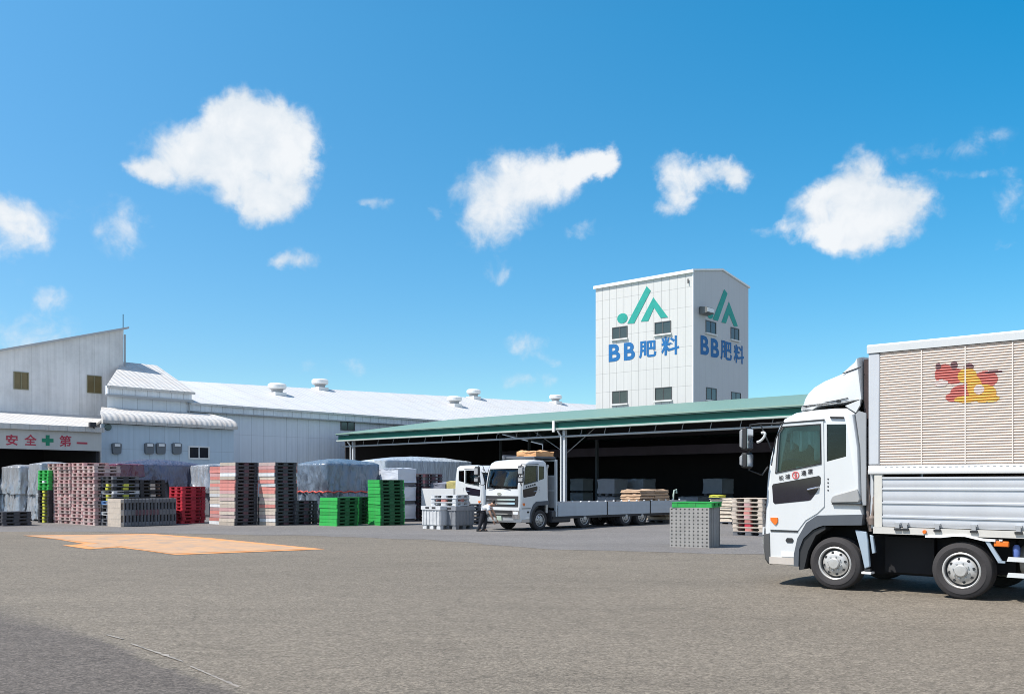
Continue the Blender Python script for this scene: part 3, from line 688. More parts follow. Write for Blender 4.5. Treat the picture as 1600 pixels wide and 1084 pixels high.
stack(1193, 838, 9, ['steel']+['beige']*8, 'the beige and red stack behind the near lorry', mid=['steel', 'salmon', 'red', 'salmon', 'rose', 'salmon', 'salmon', 'rose', 'beige'], h=.136)

# ---------------------------------------------------------------- tarpaulins
def tarp_mat(name, col, metal=.25):
    return M(name, col, .26, metal=metal, var=.07, sc=1.6, bump=.12, bsc=4., spec=1., grime=tuple(c*.8 for c in col), grime_amt=.3, stretch=(1, 1, .32))
SILV = tarp_mat('silver_tarp', (.36, .375, .40)); BLUET = tarp_mat('slate_blue_tarp', (.27, .30, .37)); VIOT = tarp_mat('grey_violet_tarp', (.11, .11, .16))
MARO = tarp_mat('maroon_tarp', (.13, .018, .045), 0.)
def drape(name, mat, fr, wx, wy, top, hem, label, seed=0., amp=.06, bulge=.12, sag=.0, freq=2.2, nseg=26, notch=None):
    """cloth hung over a box: x in [-wx, 0], y in [0, wy]; hem(t) gives the height of the lower edge round the perimeter"""
    n = 132; r = .07; per = []
    segs = [((-wx, 0), (0, 0)), ((0, 0), (0, wy)), ((0, wy), (-wx, wy)), ((-wx, wy), (-wx, 0))]
    tot = 2*(wx+wy)
    for i in range(n):
        d = tot*i/n
        for (a, b), ln, nr in zip(segs, (wx, wy, wx, wy), ((0, -1), (1, 0), (0, 1), (-1, 0))):
            if d <= ln: u = d/ln; per.append((a[0]+(b[0]-a[0])*u, a[1]+(b[1]-a[1])*u, nr)); break
            d -= ln
    vs = []; fs = []; cx, cy = -wx/2, wy/2
    rings = [.0, .25, .5, .75, .9, .975]
    for k in rings[1:]:
        for (x, y, nr) in per:
            X, Y = cx+(x-cx)*k, cy+(y-cy)*k
            z = top+bulge*(1-k**2)+.05*fbm((X*1.3, Y*1.3, seed))-sag*abs(math.sin(X*2.1))*k
            vs.append((X, Y, z))
    for j in range(nseg+1):
        v = j/nseg
        for i, (x, y, nr) in enumerate(per):
            zt = top-.03; h = hem(i/n, x, y); z = zt+(h-zt)*v
            f = fbm((x*freq+seed, y*freq, z*.45+seed*3), 3)*.8+fbm((x*freq*2.7+z*.9, y*freq*2.7-z*.5, seed+z*.5), 3)*.45
            g1 = 1-2.2*abs(noise.noise(Vector((x*freq*1.5+z*.6+seed, y*freq*1.5-z*.7, seed*2+z*.25)))); g2 = 1-2.2*abs(noise.noise(Vector((x*freq*3.1-z*1.1, y*freq*3.1+z*.9+seed, seed-z*.4))))
            f = f*.7+.75*g1*abs(g1)+.35*g2
            dsp = .035+amp*(.2+.9*v)*f+.03*v
            vs.append((x+nr[0]*dsp, y+nr[1]*dsp, z+.015*f))
    c = len(vs); vs.append((cx, cy, top+bulge))
    nr_ = len(rings)-1+nseg+1
    for i in range(n): fs.append((c, i, (i+1) % n))
    for j in range(nr_-1):
        for i in range(n): fs.append((j*n+i, (j+1)*n+i, (j+1)*n+(i+1) % n, j*n+(i+1) % n))
    m = MB().add(vs, fs)
    o = m.build(name, mat, None, loc=(fr.O[0], fr.O[1], 0), rz=fr.a)
    so_ = o.modifiers.new('thickness', 'SOLIDIFY'); so_.thickness = .012; so_.offset = -1
    for p in o.data.polygons: p.use_smooth = True
    o.data.set_sharp_from_angle(angle=R(75))
    return tag(o, label, 'tarpaulin', 'tarpaulins over the stacks')
wob = lambda b, a, s: (lambda t, x, y: b+a*fbm((x*1.4+s, y*1.4, s), 3))
def hidden_load(fr, wx, wy, h, label):
    """the loads under a tarp: wrapped blocks on a pallet base, so that the cloth has something to hang on"""
    b = MB(); b.box(-wx+.06, -.06, .06, wy-.06, .14, h); b.box(-wx+.1, -.1, .1, wy-.1, 0, .137)
    o = b.build('covered_load', PM['steel'], None, loc=(fr.O[0], fr.O[1], 0), rz=fr.a)
    return tag(o, label, 'load')
t1 = corner(30, 813); hidden_load(t1, 1.9, 1.5, 2.40, 'dark load under the silver tarp at the photo edge')
drape('tarpaulin', SILV, t1, 1.95, 1.55, 2.48, wob(1.18, .12, 1.), 'silver tarp over the load nearest the photo edge, upper sheet', 1.3, .13, .1)
drape('tarpaulin', SILV, t1.shift(.02, -.03), 2.0, 1.6, 1.28, wob(.12, .2, 2.), 'silver tarp over the load nearest the photo edge, lower sheet', 2.7, .15, .02)
t2 = corner(64, 814); hidden_load(t2, 1.15, 1.5, 2.50, 'dark load under the silver tarp beside the black and green stack')
drape('tarpaulin', SILV, t2, 1.2, 1.55, 2.60, wob(1.15, .1, 3.), 'upper silver tarp beside the black and green stack', 4.1, .13, .1)
drape('tarpaulin', SILV, t2.shift(.02, -.03), 1.25, 1.6, 1.26, wob(.08, .16, 4.), 'lower crumpled silver tarp beside the black and green stack', 5.3, .15, .02)
t3 = corner(188, 811); hidden_load(t3, 1.6, 4.2, 2.55, 'dark load under the long grey violet tarp')
def hem3(t, x, y): return (1.75 if y < 2.35 else .95)+.12*fbm((x*1.2, y*1.6, 9.), 3)+(.15 if 2.3 < y < 2.6 else 0)
drape('tarpaulin', VIOT, t3, 1.7, 4.35, 2.62, hem3, 'long grey violet tarp draped above the red stack', 6.6, .2, .26)
def hemM(t, x, y): return 1.98+.05*fbm((x*2, y*2, 4.), 2)
t3b = corner(183, 816)
drape('tarpaulin', MARO, t3b, 1.15, 1.2, 2.55, hemM, 'small maroon sheet over the mixed black stacks', 7.9, .03, .03)
t4 = corner(326, 809); hidden_load(t4, 1.5, 1.5, 2.5, 'dark load under the pale silver tarp behind the salmon stacks')
drape('tarpaulin', SILV, t4, 1.6, 1.6, 2.6, lambda t, x, y: 1.2+.5*max(0, -x-.3)*.6+.12*fbm((x*1.5, y*1.5, 12.), 3), 'pale silver tarp sagging behind the salmon stacks', 8.8, .12, .08)
t5 = corner(509, 817); hidden_load(t5, 2.0, 2.8, 2.5, 'dark load under the big blue grey tarp')
def hem5(t, x, y):
    b = .55+.30*fbm((x*1.6, y*1.6, 15.), 3)
    if y < .05 and -.95 < x < -.25: b = .18+.1*fbm((x*5, 0, 3.), 2)
    if x > -.05 and 1.45 < y < 2.25: b = .16+.12*fbm((y*5, 1, 3.), 2)
    return b
drape('tarpaulin', tarp_mat('blue_grey_tarp', (.145, .185, .235)), t5, 2.15, 2.95, 2.56, hem5, 'big blue grey tarp with a red strap over green stacks', 10.4, .20, .24)
sp = MB(); q = .17
ring = [(-2.15-q, -q), (q, -q), (q, 2.95+q), (-2.15-q, 2.95+q)]
for a, b in zip(ring, ring[1:]+ring[:1]):
    sp.tube([(a[0]+(b[0]-a[0])*i/20, a[1]+(b[1]-a[1])*i/20, 1.34+.03*math.sin(i*1.7+a[0])) for i in range(21)], .035, 6)
tag(sp.build('strap', M('red_strap', (.60, .10, .08), .6, var=.2), None, loc=(*t5.O, 0), rz=t5.a), 'red strap tied round the foot of the big blue grey tarp', 'strap')

# ---------------------------------------------------------------- wrapped loads, crates
WRAP = M('white_stretch_wrap', (.60, .63, .70), .3, var=.08, sc=3, bump=.03, bsc=4, grime=(.48, .52, .60), grime_amt=.4, stretch=(.4, .4, 1.6), spec=.7)
def soft_block(x0, x1, y0, y1, z0, z1, nx=10, seed=0., amp=.03):
    """a load block with bulging, uneven faces"""
    b = bmesh.new(); bmesh.ops.create_cube(b, size=1); bmesh.ops.subdivide_edges(b, edges=b.edges, cuts=nx, use_grid_fill=True)
    mb = MB(); idx = {}
    for v in b.verts:
        p = v.co.copy(); e = [abs(abs(c)-.5) < 1e-4 for c in p]
        q = Vector((x0+(x1-x0)*(p.x+.5), y0+(y1-y0)*(p.y+.5), z0+(z1-z0)*(p.z+.5)))
        f = fbm((q.x*2.5+seed, q.y*2.5, q.z*2.5), 3)*amp; s = (1-abs(2*p.z)**4)
        ed = sum(e)
        if e[0]: q.x += math.copysign(f+.02*s-(.035 if ed > 1 else 0), p.x)
        if e[1]: q.y += math.copysign(f+.02*s-(.035 if ed > 1 else 0), p.y)
        if e[2] and p.z > 0: q.z += f-(.03 if ed > 1 else 0)
        v.co = q
    b.verts.index_update(); mb.add([v.co for v in b.verts], [[v.index for v in f.verts] for f in b.faces]); b.free(); return mb
def wrapped(px, py, tiers, w, d, h, label, back=(0, 0), mat=WRAP, group='wrapped loads on pallets', cat='load', ang=G):
    fr = corner(px, py, back, ang)
    for i in range(tiers):
        z = i*h; o = thing('wrapped_load', f'{("lowest","middle","topmost")[i if tiers > 2 else i*2]} {label}' if tiers > 1 else label, cat, fr, z, group)
        soft_block(-w, 0, 0, d, .13, h-.02, seed=px+i*3).build('wrapping', mat, o)
        b = MB()
        for x in (-w+.1, -w/2, -.1): b.box(x-.08, x+.08, .03, d-.03, .0, .10)
        b.box(-w, 0, 0, d, .10, .128); b.build('base_pallet', PM['steel'], o)
wrapped(622, 815, 3, 1.15, 1.05, .80, 'white wrapped load in the three tier pile nearest the crates')
wrapped(622, 815, 3, 1.15, 1.1, .80, 'white wrapped load of the three tier pile behind the tall green stack', back=(-1.25, .35))
wrapped(911, 791, 2, 1.15, 1.2, 1.05, 'blue white load stored under the canopy beside the column')
STORE = M('dim_sacking', (.30, .32, .36), .7, var=.2, sc=3, bump=.02, bsc=6)
for k, (px_, d_, n_, txt) in enumerate(((960, 5., 2, 'the grey pair beside the blue white one'), (1005, 7., 2, 'the deeper grey pair behind the tan sacks'), (1090, 6.5, 1, 'low grey load stored deep behind the upright grey pallets'), (1128, 8.5, 2, 'the grey pair far behind the cream sacks'))):
    xk = K0.px(px_, 780, d_)[0]; fk = Fr(K0.w(xk, d_), K0.a)
    wrapped(800+F*fk.O[0]/fk.O[1], HZ+F*CH/fk.O[1], n_, 1.2, 1.2, 1.0, ('wrapped load of ' if n_ > 1 else '')+txt, mat=STORE, ang=K0.a, group='loads stored under the canopy')
BROWN = M('brown_sacking', (.30, .26, .20), .8, var=.2, sc=4, bump=.02, bsc=10); CREAM = M('cream_sacks', (.62, .54, .44), .8, var=.16, sc=4, bump=.03, bsc=9)
MUD = M('grey_brown_sacks', (.14, .115, .12), .8, var=.2, sc=4, bump=.02, bsc=9)
def sack_pile(px, py, w, d, layers, mat, label, back=(0, 0), z=0., group=None, lh=.16):
    fr = corner(px, py, back); o = thing('sack_pile', label, 'sacks', fr, z, group)
    for i in range(layers):
        s = soft_block(-w+random.uniform(0, .05), random.uniform(-.04, .02), random.uniform(-.02, .03), d, .12+i*lh, .12+(i+1)*lh-.012, 5, i*4.+px, .02)
        s.build('sack_layer', mat, o)
    b = MB(); b.box(-w, 0, 0, d, .08, .115)
    for x in (-w+.1, -w/2, -.1): b.box(x-.06, x+.06, .02, d-.02, 0, .08)
    b.build('base_pallet', PM['steel'], o)
sack_pile(1143, 819, 1.0, 1.0, 6, CREAM, 'cream sacks piled on a pallet at the canopy edge')
sack_pile(1143, 819, .9, 1.0, 6, MUD, 'grey brown sacks piled beside the cream sacks', back=(.06, 1.05))
sack_pile(1040, 816, 1.0, 1.2, 2, CREAM, 'low white sacks lying beyond the flatbed rear wheels')
fr = corner(1132, 819); tag(soft_block(-.75, -.3, .1, .6, 1.12, 1.22, 4, 3., .02).build('yellow_sheet', PM['yellow'], None, loc=(*fr.O, 0), rz=fr.a), 'small folded yellow sheet on the cream sacks', 'sheet')
def lattice(mb, x0, x1, z0, z1, y, th, nx, nz, hole):
    """plate with rectangular holes, facing -y"""
    xs = []; zs = []
    for i in range(nx):
        c = x0+(x1-x0)*(i+.5)/nx; hw = (x1-x0)/nx*hole[0]/2; xs += [c-hw, c+hw]
    for j in range(nz):
        c = z0+(z1-z0)*(j+.5)/nz; hw = (z1-z0)/nz*hole[1]/2; zs += [c-hw, c+hw]
    xs = [x0]+xs+[x1]; zs = [z0]+zs+[z1]
    for i in range(len(xs)-1):
        if i % 2 == 0: mb.box(xs[i], xs[i+1], y, y+th, z0, z1)
        else:
            for j in range(0, len(zs)-1, 2): mb.box(xs[i], xs[i+1], y, y+th, zs[j], zs[j+1])
# grey perforated pallets on edge with a green pallet on top (standing alone on the yard)
BR = Fr(gr(1108, 856.2), R(-28.6))
def edge_pallet(i):
    m_ = MB()
    lattice(m_, -.54, .54, .0, 1.06, -.055, .03, 9, 11, (.32, .36))
    m_.box(-.54, .54, .03, .045, 0, 1.06)
    m_.box(-.54, -.52, -.025, .03, 0, 1.06); m_.box(.52, .54, -.025, .03, 0, 1.06); m_.box(-.52, .52, -.025, .03, 1.04, 1.06)
    for x in (-.5, 0, .5): m_.box(x-.04, x+.04, .01, .075, 0, 1.06)
    m_.box(-.52, .52, .06, .085, 0.02, 1.04)
    return m_
ep = None
for i in range(7):
    x, y = BR.w(-.54, .06+i*.146)
    if ep is None: ep = edge_pallet(0).mesh('plastic_pallet', [pm('warm_grey', (.36, .345, .325), .06)])
    pallet(ep, x, y, 0, BR.a, f'perforated grey pallet stood on edge, {("frontmost","second","third","fourth","fifth","sixth","rearmost")[i]} under the green pallet', 'grey pallets stood on edge in the yard')
x, y = BR.w(-.50, .56)
pallet(pmesh('green', False), x, y, 1.062, BR.a+.05, 'bright green pallet lying on top of the upright grey pallets', 'green pallet on the yard')
# box pallets beside the flatbed
def crate(px, py, w, d, h, mat, label, back=(0, 0)):
    fr = corner(px, py, back); o = thing('plastic_crate', label, 'crate', fr, 0, 'plastic crates before the flatbed lorry')
    b = MB(); t = .03
    b.box(-w, 0, 0, t, .16, h); b.box(-w, 0, d-t, d, .16, h); b.box(-w, -w+t, t, d-t, .16, h); b.box(-t, 0, t, d-t, .16, h); b.box(-w+t, -t, t, d-t, .13, .17)
    for i in range(6):
        x = -w+.05+(w-.1)*i/5; b.box(x-.018, x+.018, -.02, .0, .16, h-.16); y = .05+(d-.1)*i/5; b.box(0, .02, y-.018, y+.018, .16, h-.16)
    b.build('walls', mat, o)
    r_ = MB(); r_.box(-w-.02, .02, -.035, 0, h-.14, h-.0); r_.box(0, .035, -.02, d+.02, h-.14, h); r_.box(-w-.02, .02, d, d+.03, h-.14, h); r_.box(-w-.03, -w, 0, d, h-.14, h); r_.build('rim', mat, o)
    s = MB()
    for x in (-w+.32, -.32): s.box(x-.1, x+.1, -.04, -.036, h-.10, h-.03)
    s.build('hand_hole', DARK, o)
    f = MB()
    for x in (-w+.12, -w/2, -.12):
        for y in (.1, d/2, d-.1): f.box(x-.1, x+.1, y-.08, y+.08, 0, .13)
    f.build('foot', mat, o)
crate(688, 827, .98, 1.0, .86, PM['white'], 'white plastic box crate standing before the maroon stack')
crate(716, 827, .02+.96, .95, .84, PM['slate'], 'grey plastic box crate between the white crate and the flatbed lorry', back=(-.02, -.1))
stack(713, 826, 3, 'white', 'the short white stack lying on the grey crate', z=.845, mid=['white', 'salmon'], ang=R(-24))
stack(724, 820, 6, 'steel', 'the charcoal stack beside the grey crate')
# tarp-like pale partition under the canopy
PW = corner(737, 800.6, ang=GV); pw = MB()
tag(drape('tarpaulin', tarp_mat('pale_blue_sheet', (.42, .47, .52), .0), PW, 6.6, 2.0, 2.95, wob(.5, .05, 30.), 'long pale blue sheet over goods under the canopy', 21., .04, .25, freq=1.), None, 'tarpaulin')
hidden_load(PW, 6.4, 1.9, 2.85, 'long load under the pale blue sheet below the canopy')
# ---------------------------------------------------------------- lorries
PAINT = M('lorry_white_paint', (.63, .645, .65), .28, var=.03, sc=.8, streak=.04, coat=.35, grime=(.56, .56, .54), grime_amt=.3)
RUB = M('black_plastic', (.028, .029, .031), .55, var=.2); FLARE = M('wheel_arch_grey', (.085, .095, .11), .5, var=.15, sc=3)
TYRE = M('tyre_rubber', (.040, .037, .038), .85, var=.22, sc=5, bump=.004, bsc=60)
RIMM = M('rim_silver', (.56, .55, .53), .38, metal=.35, var=.16, sc=9, grime=(.30, .27, .23), grime_amt=.55); CHROME = M('chrome', (.62, .63, .64), .16, metal=.9, var=.08)
ALU = M('aluminium', (.56, .575, .60), .42, metal=.15, var=.10, sc=1.2, streak=.06); AMBER = M('amber_lens', (.75, .17, .02), .3, var=.1)
GLASS = glass('cab_glass', (.72, .84, .82)); GLASSD = glass('tinted_glass', (.30, .33, .36)); INT = M('cab_interior', (.055, .058, .06), .85, var=.2)
CURT = M('curtain_grey_green', (.55, .68, .68), .85, var=.25, sc=5); SEATM = M('seat_cloth', (.06, .07, .08), .9, var=.2); TEALC = M('teal_cloth', (.16, .42, .36), .8)
CABP = [(-1.10, .34), (-1.165, .42), (-1.20, .62), (-1.205, .90), (-1.185, 1.215), (-1.17, 1.6), (-1.15, 1.86), (-1.10, 2.13), (-1.0, 2.5), (-.95, 2.63), (-.86, 2.77), (-.68, 2.86), (-.40, 2.89), (-.03, 2.90), (.20, 2.89),
        (.32, 2.80), (.365, 2.5), (.40, 2.25), (.43, 1.35), (.45, 1.2), (-.26, 1.16), (-.45, 1.05), (-.60, .79), (-.655, .55), (-.66, .34)]
BOW = .17
def fx(z):
    p = CABP[:13]
    for (x0, z0), (x1, z1) in zip(p[:-1], p[1:]):
        if z0 <= z <= z1: return x0+(x1-x0)*(z-z0)/max(z1-z0, 1e-5)
    return p[-1][0]
def loft(poly, W, wts, y0=0., bow=BOW, crown=.05, insets=((0, .085), (.02, .042), (.06, .012), (.14, 0)), nmid=7):
    ys = [(y, i) for y, i in insets]; a, b = insets[-1][0], W-insets[-1][0]
    ys += [(a+(b-a)*k/(nmid+1), 0) for k in range(1, nmid+1)]+[(W-y, i) for y, i in insets[::-1]]
    n = len(poly); c = Vector((sum(p[0] for p in poly)/n, sum(p[1] for p in poly)/n)); vs = []; fs = []
    for (y, ins) in ys:
        q = 1-(2*y/W-1)**2
        for i, p in enumerate(poly):
            t = (Vector(poly[(i+1) % n])-Vector(poly[i-1])).normalized(); nr = Vector((-t.y, t.x))
            if nr.dot(Vector(p)-c) < 0: nr = -nr
            fw, rw = wts[i]
            vs.append((p[0]-nr.x*ins*max(fw, rw)-bow*fw*q, y0+y, p[1]-nr.y*ins*max(fw, rw)+crown*rw*q))
    m = len(ys)
    for j in range(m-1):
        for i in range(n): fs.append((j*n+i, j*n+(i+1) % n, (j+1)*n+(i+1) % n, (j+1)*n+i))
    fs += [tuple(range(n)), tuple(range((m-1)*n, m*n))[::-1]]
    return MB().add(vs, fs)
def scx(mb, kx):
    if kx != 1: mb.v = [(x*kx, y, z) for x, y, z in mb.v]
    return mb
def front_strip(W, y0, y1, z0, z1, out, th=.03, tilt=None, n=10):
    """panel that follows the bowed nose of the cab"""
    vs = []; fs = []
    for i in range(n+1):
        y = y0+(y1-y0)*i/n; b = BOW*(1-(2*y/W-1)**2)
        for z, o in ((z0, out), (z1, out), (z1, out-th), (z0, out-th)): vs.append((fx(z)-b-o, y, z))
    for i in range(n):
        for k in range(4): fs.append((i*4+k, i*4+(k+1) % 4, (i+1)*4+(k+1) % 4, (i+1)*4+k))
    fs += [(0, 1, 2, 3), tuple(range(n*4, n*4+4))[::-1]]
    return MB().add(vs, fs)
WIN = [(-.975, 1.885), (-.928, 2.53), (-.862, 2.63), (-.226, 2.645), (-.217, 2.025)]
WIN2 = [(-.118, 2.65), (.197, 2.64), (.197, 2.126), (-.118, 2.05)]
LOW = [(-1.049, 1.66), (-1.03, 1.69), (-.24, 1.825), (-.211, 1.80), (-.211, 1.70), (-.275, 1.565), (-.377, 1.433), (-.42, 1.42), (-1.0, 1.357), (-1.03, 1.39)]
DOOR = [(-1.07, 1.86), (-1.03, 2.13), (-.955, 2.50), (-.90, 2.66), (-.84, 2.70), (-.17, 2.71), (-.155, 1.33), (-.27, 1.22), (-.47, 1.10), (-.60, .93), (-1.09, .93), (-1.10, 1.215)]
def cab(root, W, kx=1., detail=True, open_front=True, white_sun=True):
    wt = []
    for i, (x, z) in enumerate(CABP):
        wt.append((1., 0.) if i <= 8 else (.7, .4) if i == 9 else (.4, .8) if i == 10 else (.1, 1.) if i <= 14 else (0, .35) if i <= 18 else (0., 0.))
    body = scx(loft(CABP, W, wt), kx).build('cab', PAINT, root)
    cav = scx(MB().prism([(-1.0, 1.40), (-.96, 1.95), (-.84, 2.58), (-.6, 2.76), (.2, 2.76), (.29, 2.2), (.34, 1.40)], 'y', .07, W-.07), kx)
    wsc = scx(MB().prism([(-1.9, 1.70), (-.93, 1.70), (-.72, 2.54), (-1.9, 2.54)], 'y', .14, W-.14), kx)
    cs = [cav, wsc]
    for y0, y1 in ((-.2, .12), (W-.12, W+.2)):
        cs += [scx(MB().prism(WIN, 'y', y0, y1), kx), scx(MB().prism(WIN2, 'y', y0, y1), kx)]
    cut(body, cs)
    bm = body.data
    # windscreen
    vs = []; fs = []
    for i in range(13):
        y = .13+(W-.26)*i/12; b = BOW*(1-(2*y/W-1)**2)
        for j in range(7):
            z = 1.69+.86*j/6; vs.append(((fx(z)-b+.022)*kx, y, z))
    for i in range(12):
        for j in range(6): fs.append((i*7+j, i*7+j+1, (i+1)*7+j+1, (i+1)*7+j))
    g = MB().add(vs, fs).build('windscreen', glass('windscreen_glass', (.50, .64, .68)), root); s = g.modifiers.new('t', 'SOLIDIFY'); s.thickness = .006
    wp = MB()
    for y in (W*.22, W*.60): wp.tube([((fx(1.68)-BOW*.6-.03)*kx, y, 1.67), ((fx(1.75)-BOW*.9-.03)*kx, y+.30, 1.74), ((fx(1.76)-BOW*.8-.02)*kx, y+.55, 1.76)], .012, 6)
    wp.build('wiper', RUB, root)
    inn = MB(); inn.prism([(-1.0, 1.41), (-1.04, 1.66), (-.72, 1.70), (-.62, 1.41)], 'y', .08, W-.08); scx(inn, kx).build('dashboard', INT, root)
    for y in (.35, W-.85):
        st = MB(); st.box(-.45, .02, y, y+.5, 1.42, 1.62); st.prism([(-.02, 1.55), (.14, 1.55), (.22, 2.25), (.12, 2.28)], 'y', y, y+.5); st.prism([(.10, 2.27), (.2, 2.27), (.22, 2.45), (.13, 2.45)], 'y', y+.13, y+.37)
        scx(st, kx).build('seat', SEATM, root, bevel=.03)
    sw = MB(); c = Vector((-.62*kx, W-.6, 1.84)); pts = [c+Vector((.10*math.sin(a), .21*math.cos(a), .18*math.sin(a))) for a in [2*math.pi*i/20 for i in range(21)]]
    sw.tube(pts, .016, 6); sw.tube([c, c+Vector((-.25, 0, -.2))], .03, 6); sw.build('steering_wheel', RUB, root)
    cu = MB(); vs = []; fs = []                                   # gathered curtain hung inside the far side windows
    for i in range(41):
        for j in range(9):
            t = i/40; d = .045*math.sin(t*52)+.02*math.sin(t*21+1); dz = .16*math.sin(t*math.pi)*(1-j/8.)
            vs.append(((-.9+1.05*t)*kx, W-.14+1.6*d*(.4+.6*j/8)-(W-.48)*(j > -1), 2.60-(.36-.09*math.sin(t*9)-.1*math.sin(t*23))*j/8-dz*.2))
    for i in range(40):
        for j in range(8): fs.append((i*9+j, i*9+j+1, (i+1)*9+j+1, (i+1)*9+j))
    if not white_sun: co = cu.add(vs, fs).build('curtain', CURT, root); s = co.modifiers.new('t', 'SOLIDIFY'); s.thickness = .01
    MB().box(-.78*kx, -.16*kx, .30, .36, 1.93, 1.985).build('armrest', TEALC, root, bevel=.01)
    for side, y in ((0, 0.), (1, W)):
        sg = -1 if side == 0 else 1
        def Y(a, b): return (y+sg*a, y+sg*b) if sg > 0 else (y-b, y-a)
        d = scx(MB().prism(DOOR, 'y', *Y(.001, .013)), kx).build('door', PAINT, root)
        y0, y1 = sorted((y-.1, y+.1)); cut(d, [scx(MB().prism(WIN, 'y', y0, y1), kx)])
        cx, cz = -.62, 2.28
        fr_ = MB(); n = len(WIN)
        grow = [((p[0]-cx)*1.045+cx, (p[1]-cz)*1.05+cz) for p in WIN]
        a = [(p[0]*kx, Y(.001, .018)[0 if sg < 0 else 1], p[1]) for p in WIN]; b = [(p[0]*kx, Y(.001, .018)[0 if sg < 0 else 1], p[1]) for p in grow]
        fs = [(i, (i+1) % n, n+(i+1) % n, n+i) for i in range(n)]
        r_ = MB().add(a+b, fs).build('window_seal', RUB, d); s = r_.modifiers.new('t', 'SOLIDIFY'); s.thickness = .012; s.offset = 0
        scx(MB().prism(WIN, 'y', *Y(-.03, -.022)), kx).build('window', GLASS, d)
        scx(MB().prism(LOW, 'y', *Y(.006, .017)), kx).build('safety_window', M('black_glass', (.014, .013, .022), .06, var=.5, sc=3, spec=.6), d)
        hd = MB(); hd.tube([(-.43*kx, y+sg*.015, 1.595), (-.41*kx, y+sg*.05, 1.60), (-.27*kx, y+sg*.05, 1.63), (-.245*kx, y+sg*.012, 1.64)], .018, 8); hd.build('handle', CHROME, d)
        scx(MB().prism([(p[0], p[1]) for p in WIN2], 'y', *Y(-.03, -.02)), kx).build('quarter_window', GLASSD, root)
        bl = MB()
        for k in range(5): bl.box(-.11*kx, .19*kx, *sorted((y-sg*.10, y-sg*.09)), 2.08+k*.11, 2.15+k*.11)
        bl.build('blind', SEATM, root)
        MB().tube([(-1.06*kx, y+sg*.008, 2.0), (-.985*kx, y+sg*.008, 2.45), (-.86*kx, y+sg*.012, 2.70), (-.15*kx, y+sg*.016, 2.725)], .012, 6).build('drip_rail', RUB, root)
        scx(MB().prism([(-1.072, 1.131), (-.946, 1.131), (-.946, 1.06), (-.975, 1.017), (-1.0, 1.015), (-1.072, 1.085)], 'y', *Y(.01, .03)), kx).build('turn_signal', AMBER, root)
        AO = [(-.665, .34), (-.66, .55), (-.605, .796), (-.45, 1.063), (-.30, 1.165), (-.259, 1.185), (.47, 1.215)]; AI = [(.45, 1.047), (-.16, 1.025), (-.24, 1.0), (-.339, .952), (-.502, .80), (-.575, .618), (-.585, .34)]
        scx(MB().prism(AO+AI, 'y', *((y-.025, y+.30) if side == 0 else (y-.30, y+.025))), kx).build('wheel_arch', FLARE, root)
        scx(MB().prism([(-.585, .28), (-.50, .30), (-.43, .60), (-.30, .86), (-.14, .96), (-.14, 1.02), (-.339, .94), (-.5, .79), (-.572, .618)], 'y', *((y+.0, y+.28) if side == 0 else (y-.28, y))), kx).build('mudguard', RUB, root)
        scx(MB().prism([(-1.10, .36), (-.67, .36), (-.67, .475), (-1.10, .475)], 'y', *Y(.0, .014)), kx).build('step_plate', M('step_beige', (.52, .47, .42), .5, var=.15), root)
        scx(MB().prism([(-.89, .49), (-.67, .49), (-.67, .565), (-.89, .565)], 'y', *Y(.0, .012)), kx).build('marker_plate', WHITE, root)
        scx(MB().prism([(-.815, .755), (-.79, .80), (-.70, .80), (-.675, .765), (-.70, .725), (-.79, .725)], 'y', *Y(.0, .012)), kx).build('step_hole', RUB, root)
        scx(MB().box(-1.08, -.60, *Y(.0, .011), .900, .922), kx).build('trim_strip', RUB, root)
        for zz in (1.56, 1.64, 1.72):
            pass
        dots = MB()
        for zz in (1.58, 1.64, 1.70, 1.76): dots.box(-.105*kx, -.085*kx, *Y(.0, .006), zz, zz+.022)
        dots.build('vent_slot', RUB, root)
    # nose
    front_strip(W, .10, W-.10, .97, 1.42, .012).build('grille', RUB, root)
    for z0, z1 in ((1.08, 1.16), (1.24, 1.30)): front_strip(W, .22, W-.22, z0, z1, .035).build('grille_bar', CHROME, root)
    front_strip(W, .02, W-.02, .84, .965, .03).build('bumper', PAINT, root)
    loft([(-1.15, .345), (-1.205, .42), (-1.235, .62), (-1.232, .86), (-1.10, .87), (-1.085, .345)], W, [(1, 0)]*4+[(0, 0)]*2, insets=((-.012, .05), (.03, .02), (.1, 0))).build('front_guard', M('guard_grey', (.075, .075, .075), .5, var=.2), root) if not white_sun else None
    front_strip(W, .25, W-.25, .56, .835, .018).build('lower_grille', RUB, root)
    front_strip(W, .30, W-.30, .66, .71, .03).build('grille_bar', CHROME, root)
    for y0, y1 in ((.03, .34), (W-.34, W-.03)):
        h = front_strip(W, y0, y1, .50, .82, .03).build('headlight', CHROME, root)
        front_strip(W, y0+.04, y1-.04, .68, .79, .036, .02).build('lens', M('lamp_lens', (.75, .78, .8), .08, var=.1), h)
    front_strip(W, W/2-.17, W/2+.17, .42, .60, .05).build('number_plate', M('plate_pale_green', (.50, .60, .50), .5, var=.25, sc=12), root)
    e = MB(); zc = 1.50; xx = (fx(zc)-BOW-.012)*kx
    e.add([(xx, W/2+.13*math.cos(a*math.pi/8), zc+.065*math.sin(a*math.pi/8)) for a in range(16)]+[(xx+.02, W/2+.13*math.cos(a*math.pi/8), zc+.065*math.sin(a*math.pi/8)) for a in range(16)], [tuple(range(16)), tuple(range(16, 32))]+[(a, (a+1) % 16, 16+(a+1) % 16, 16+a) for a in range(16)])
    e.build('badge', CHROME, root)
    return body
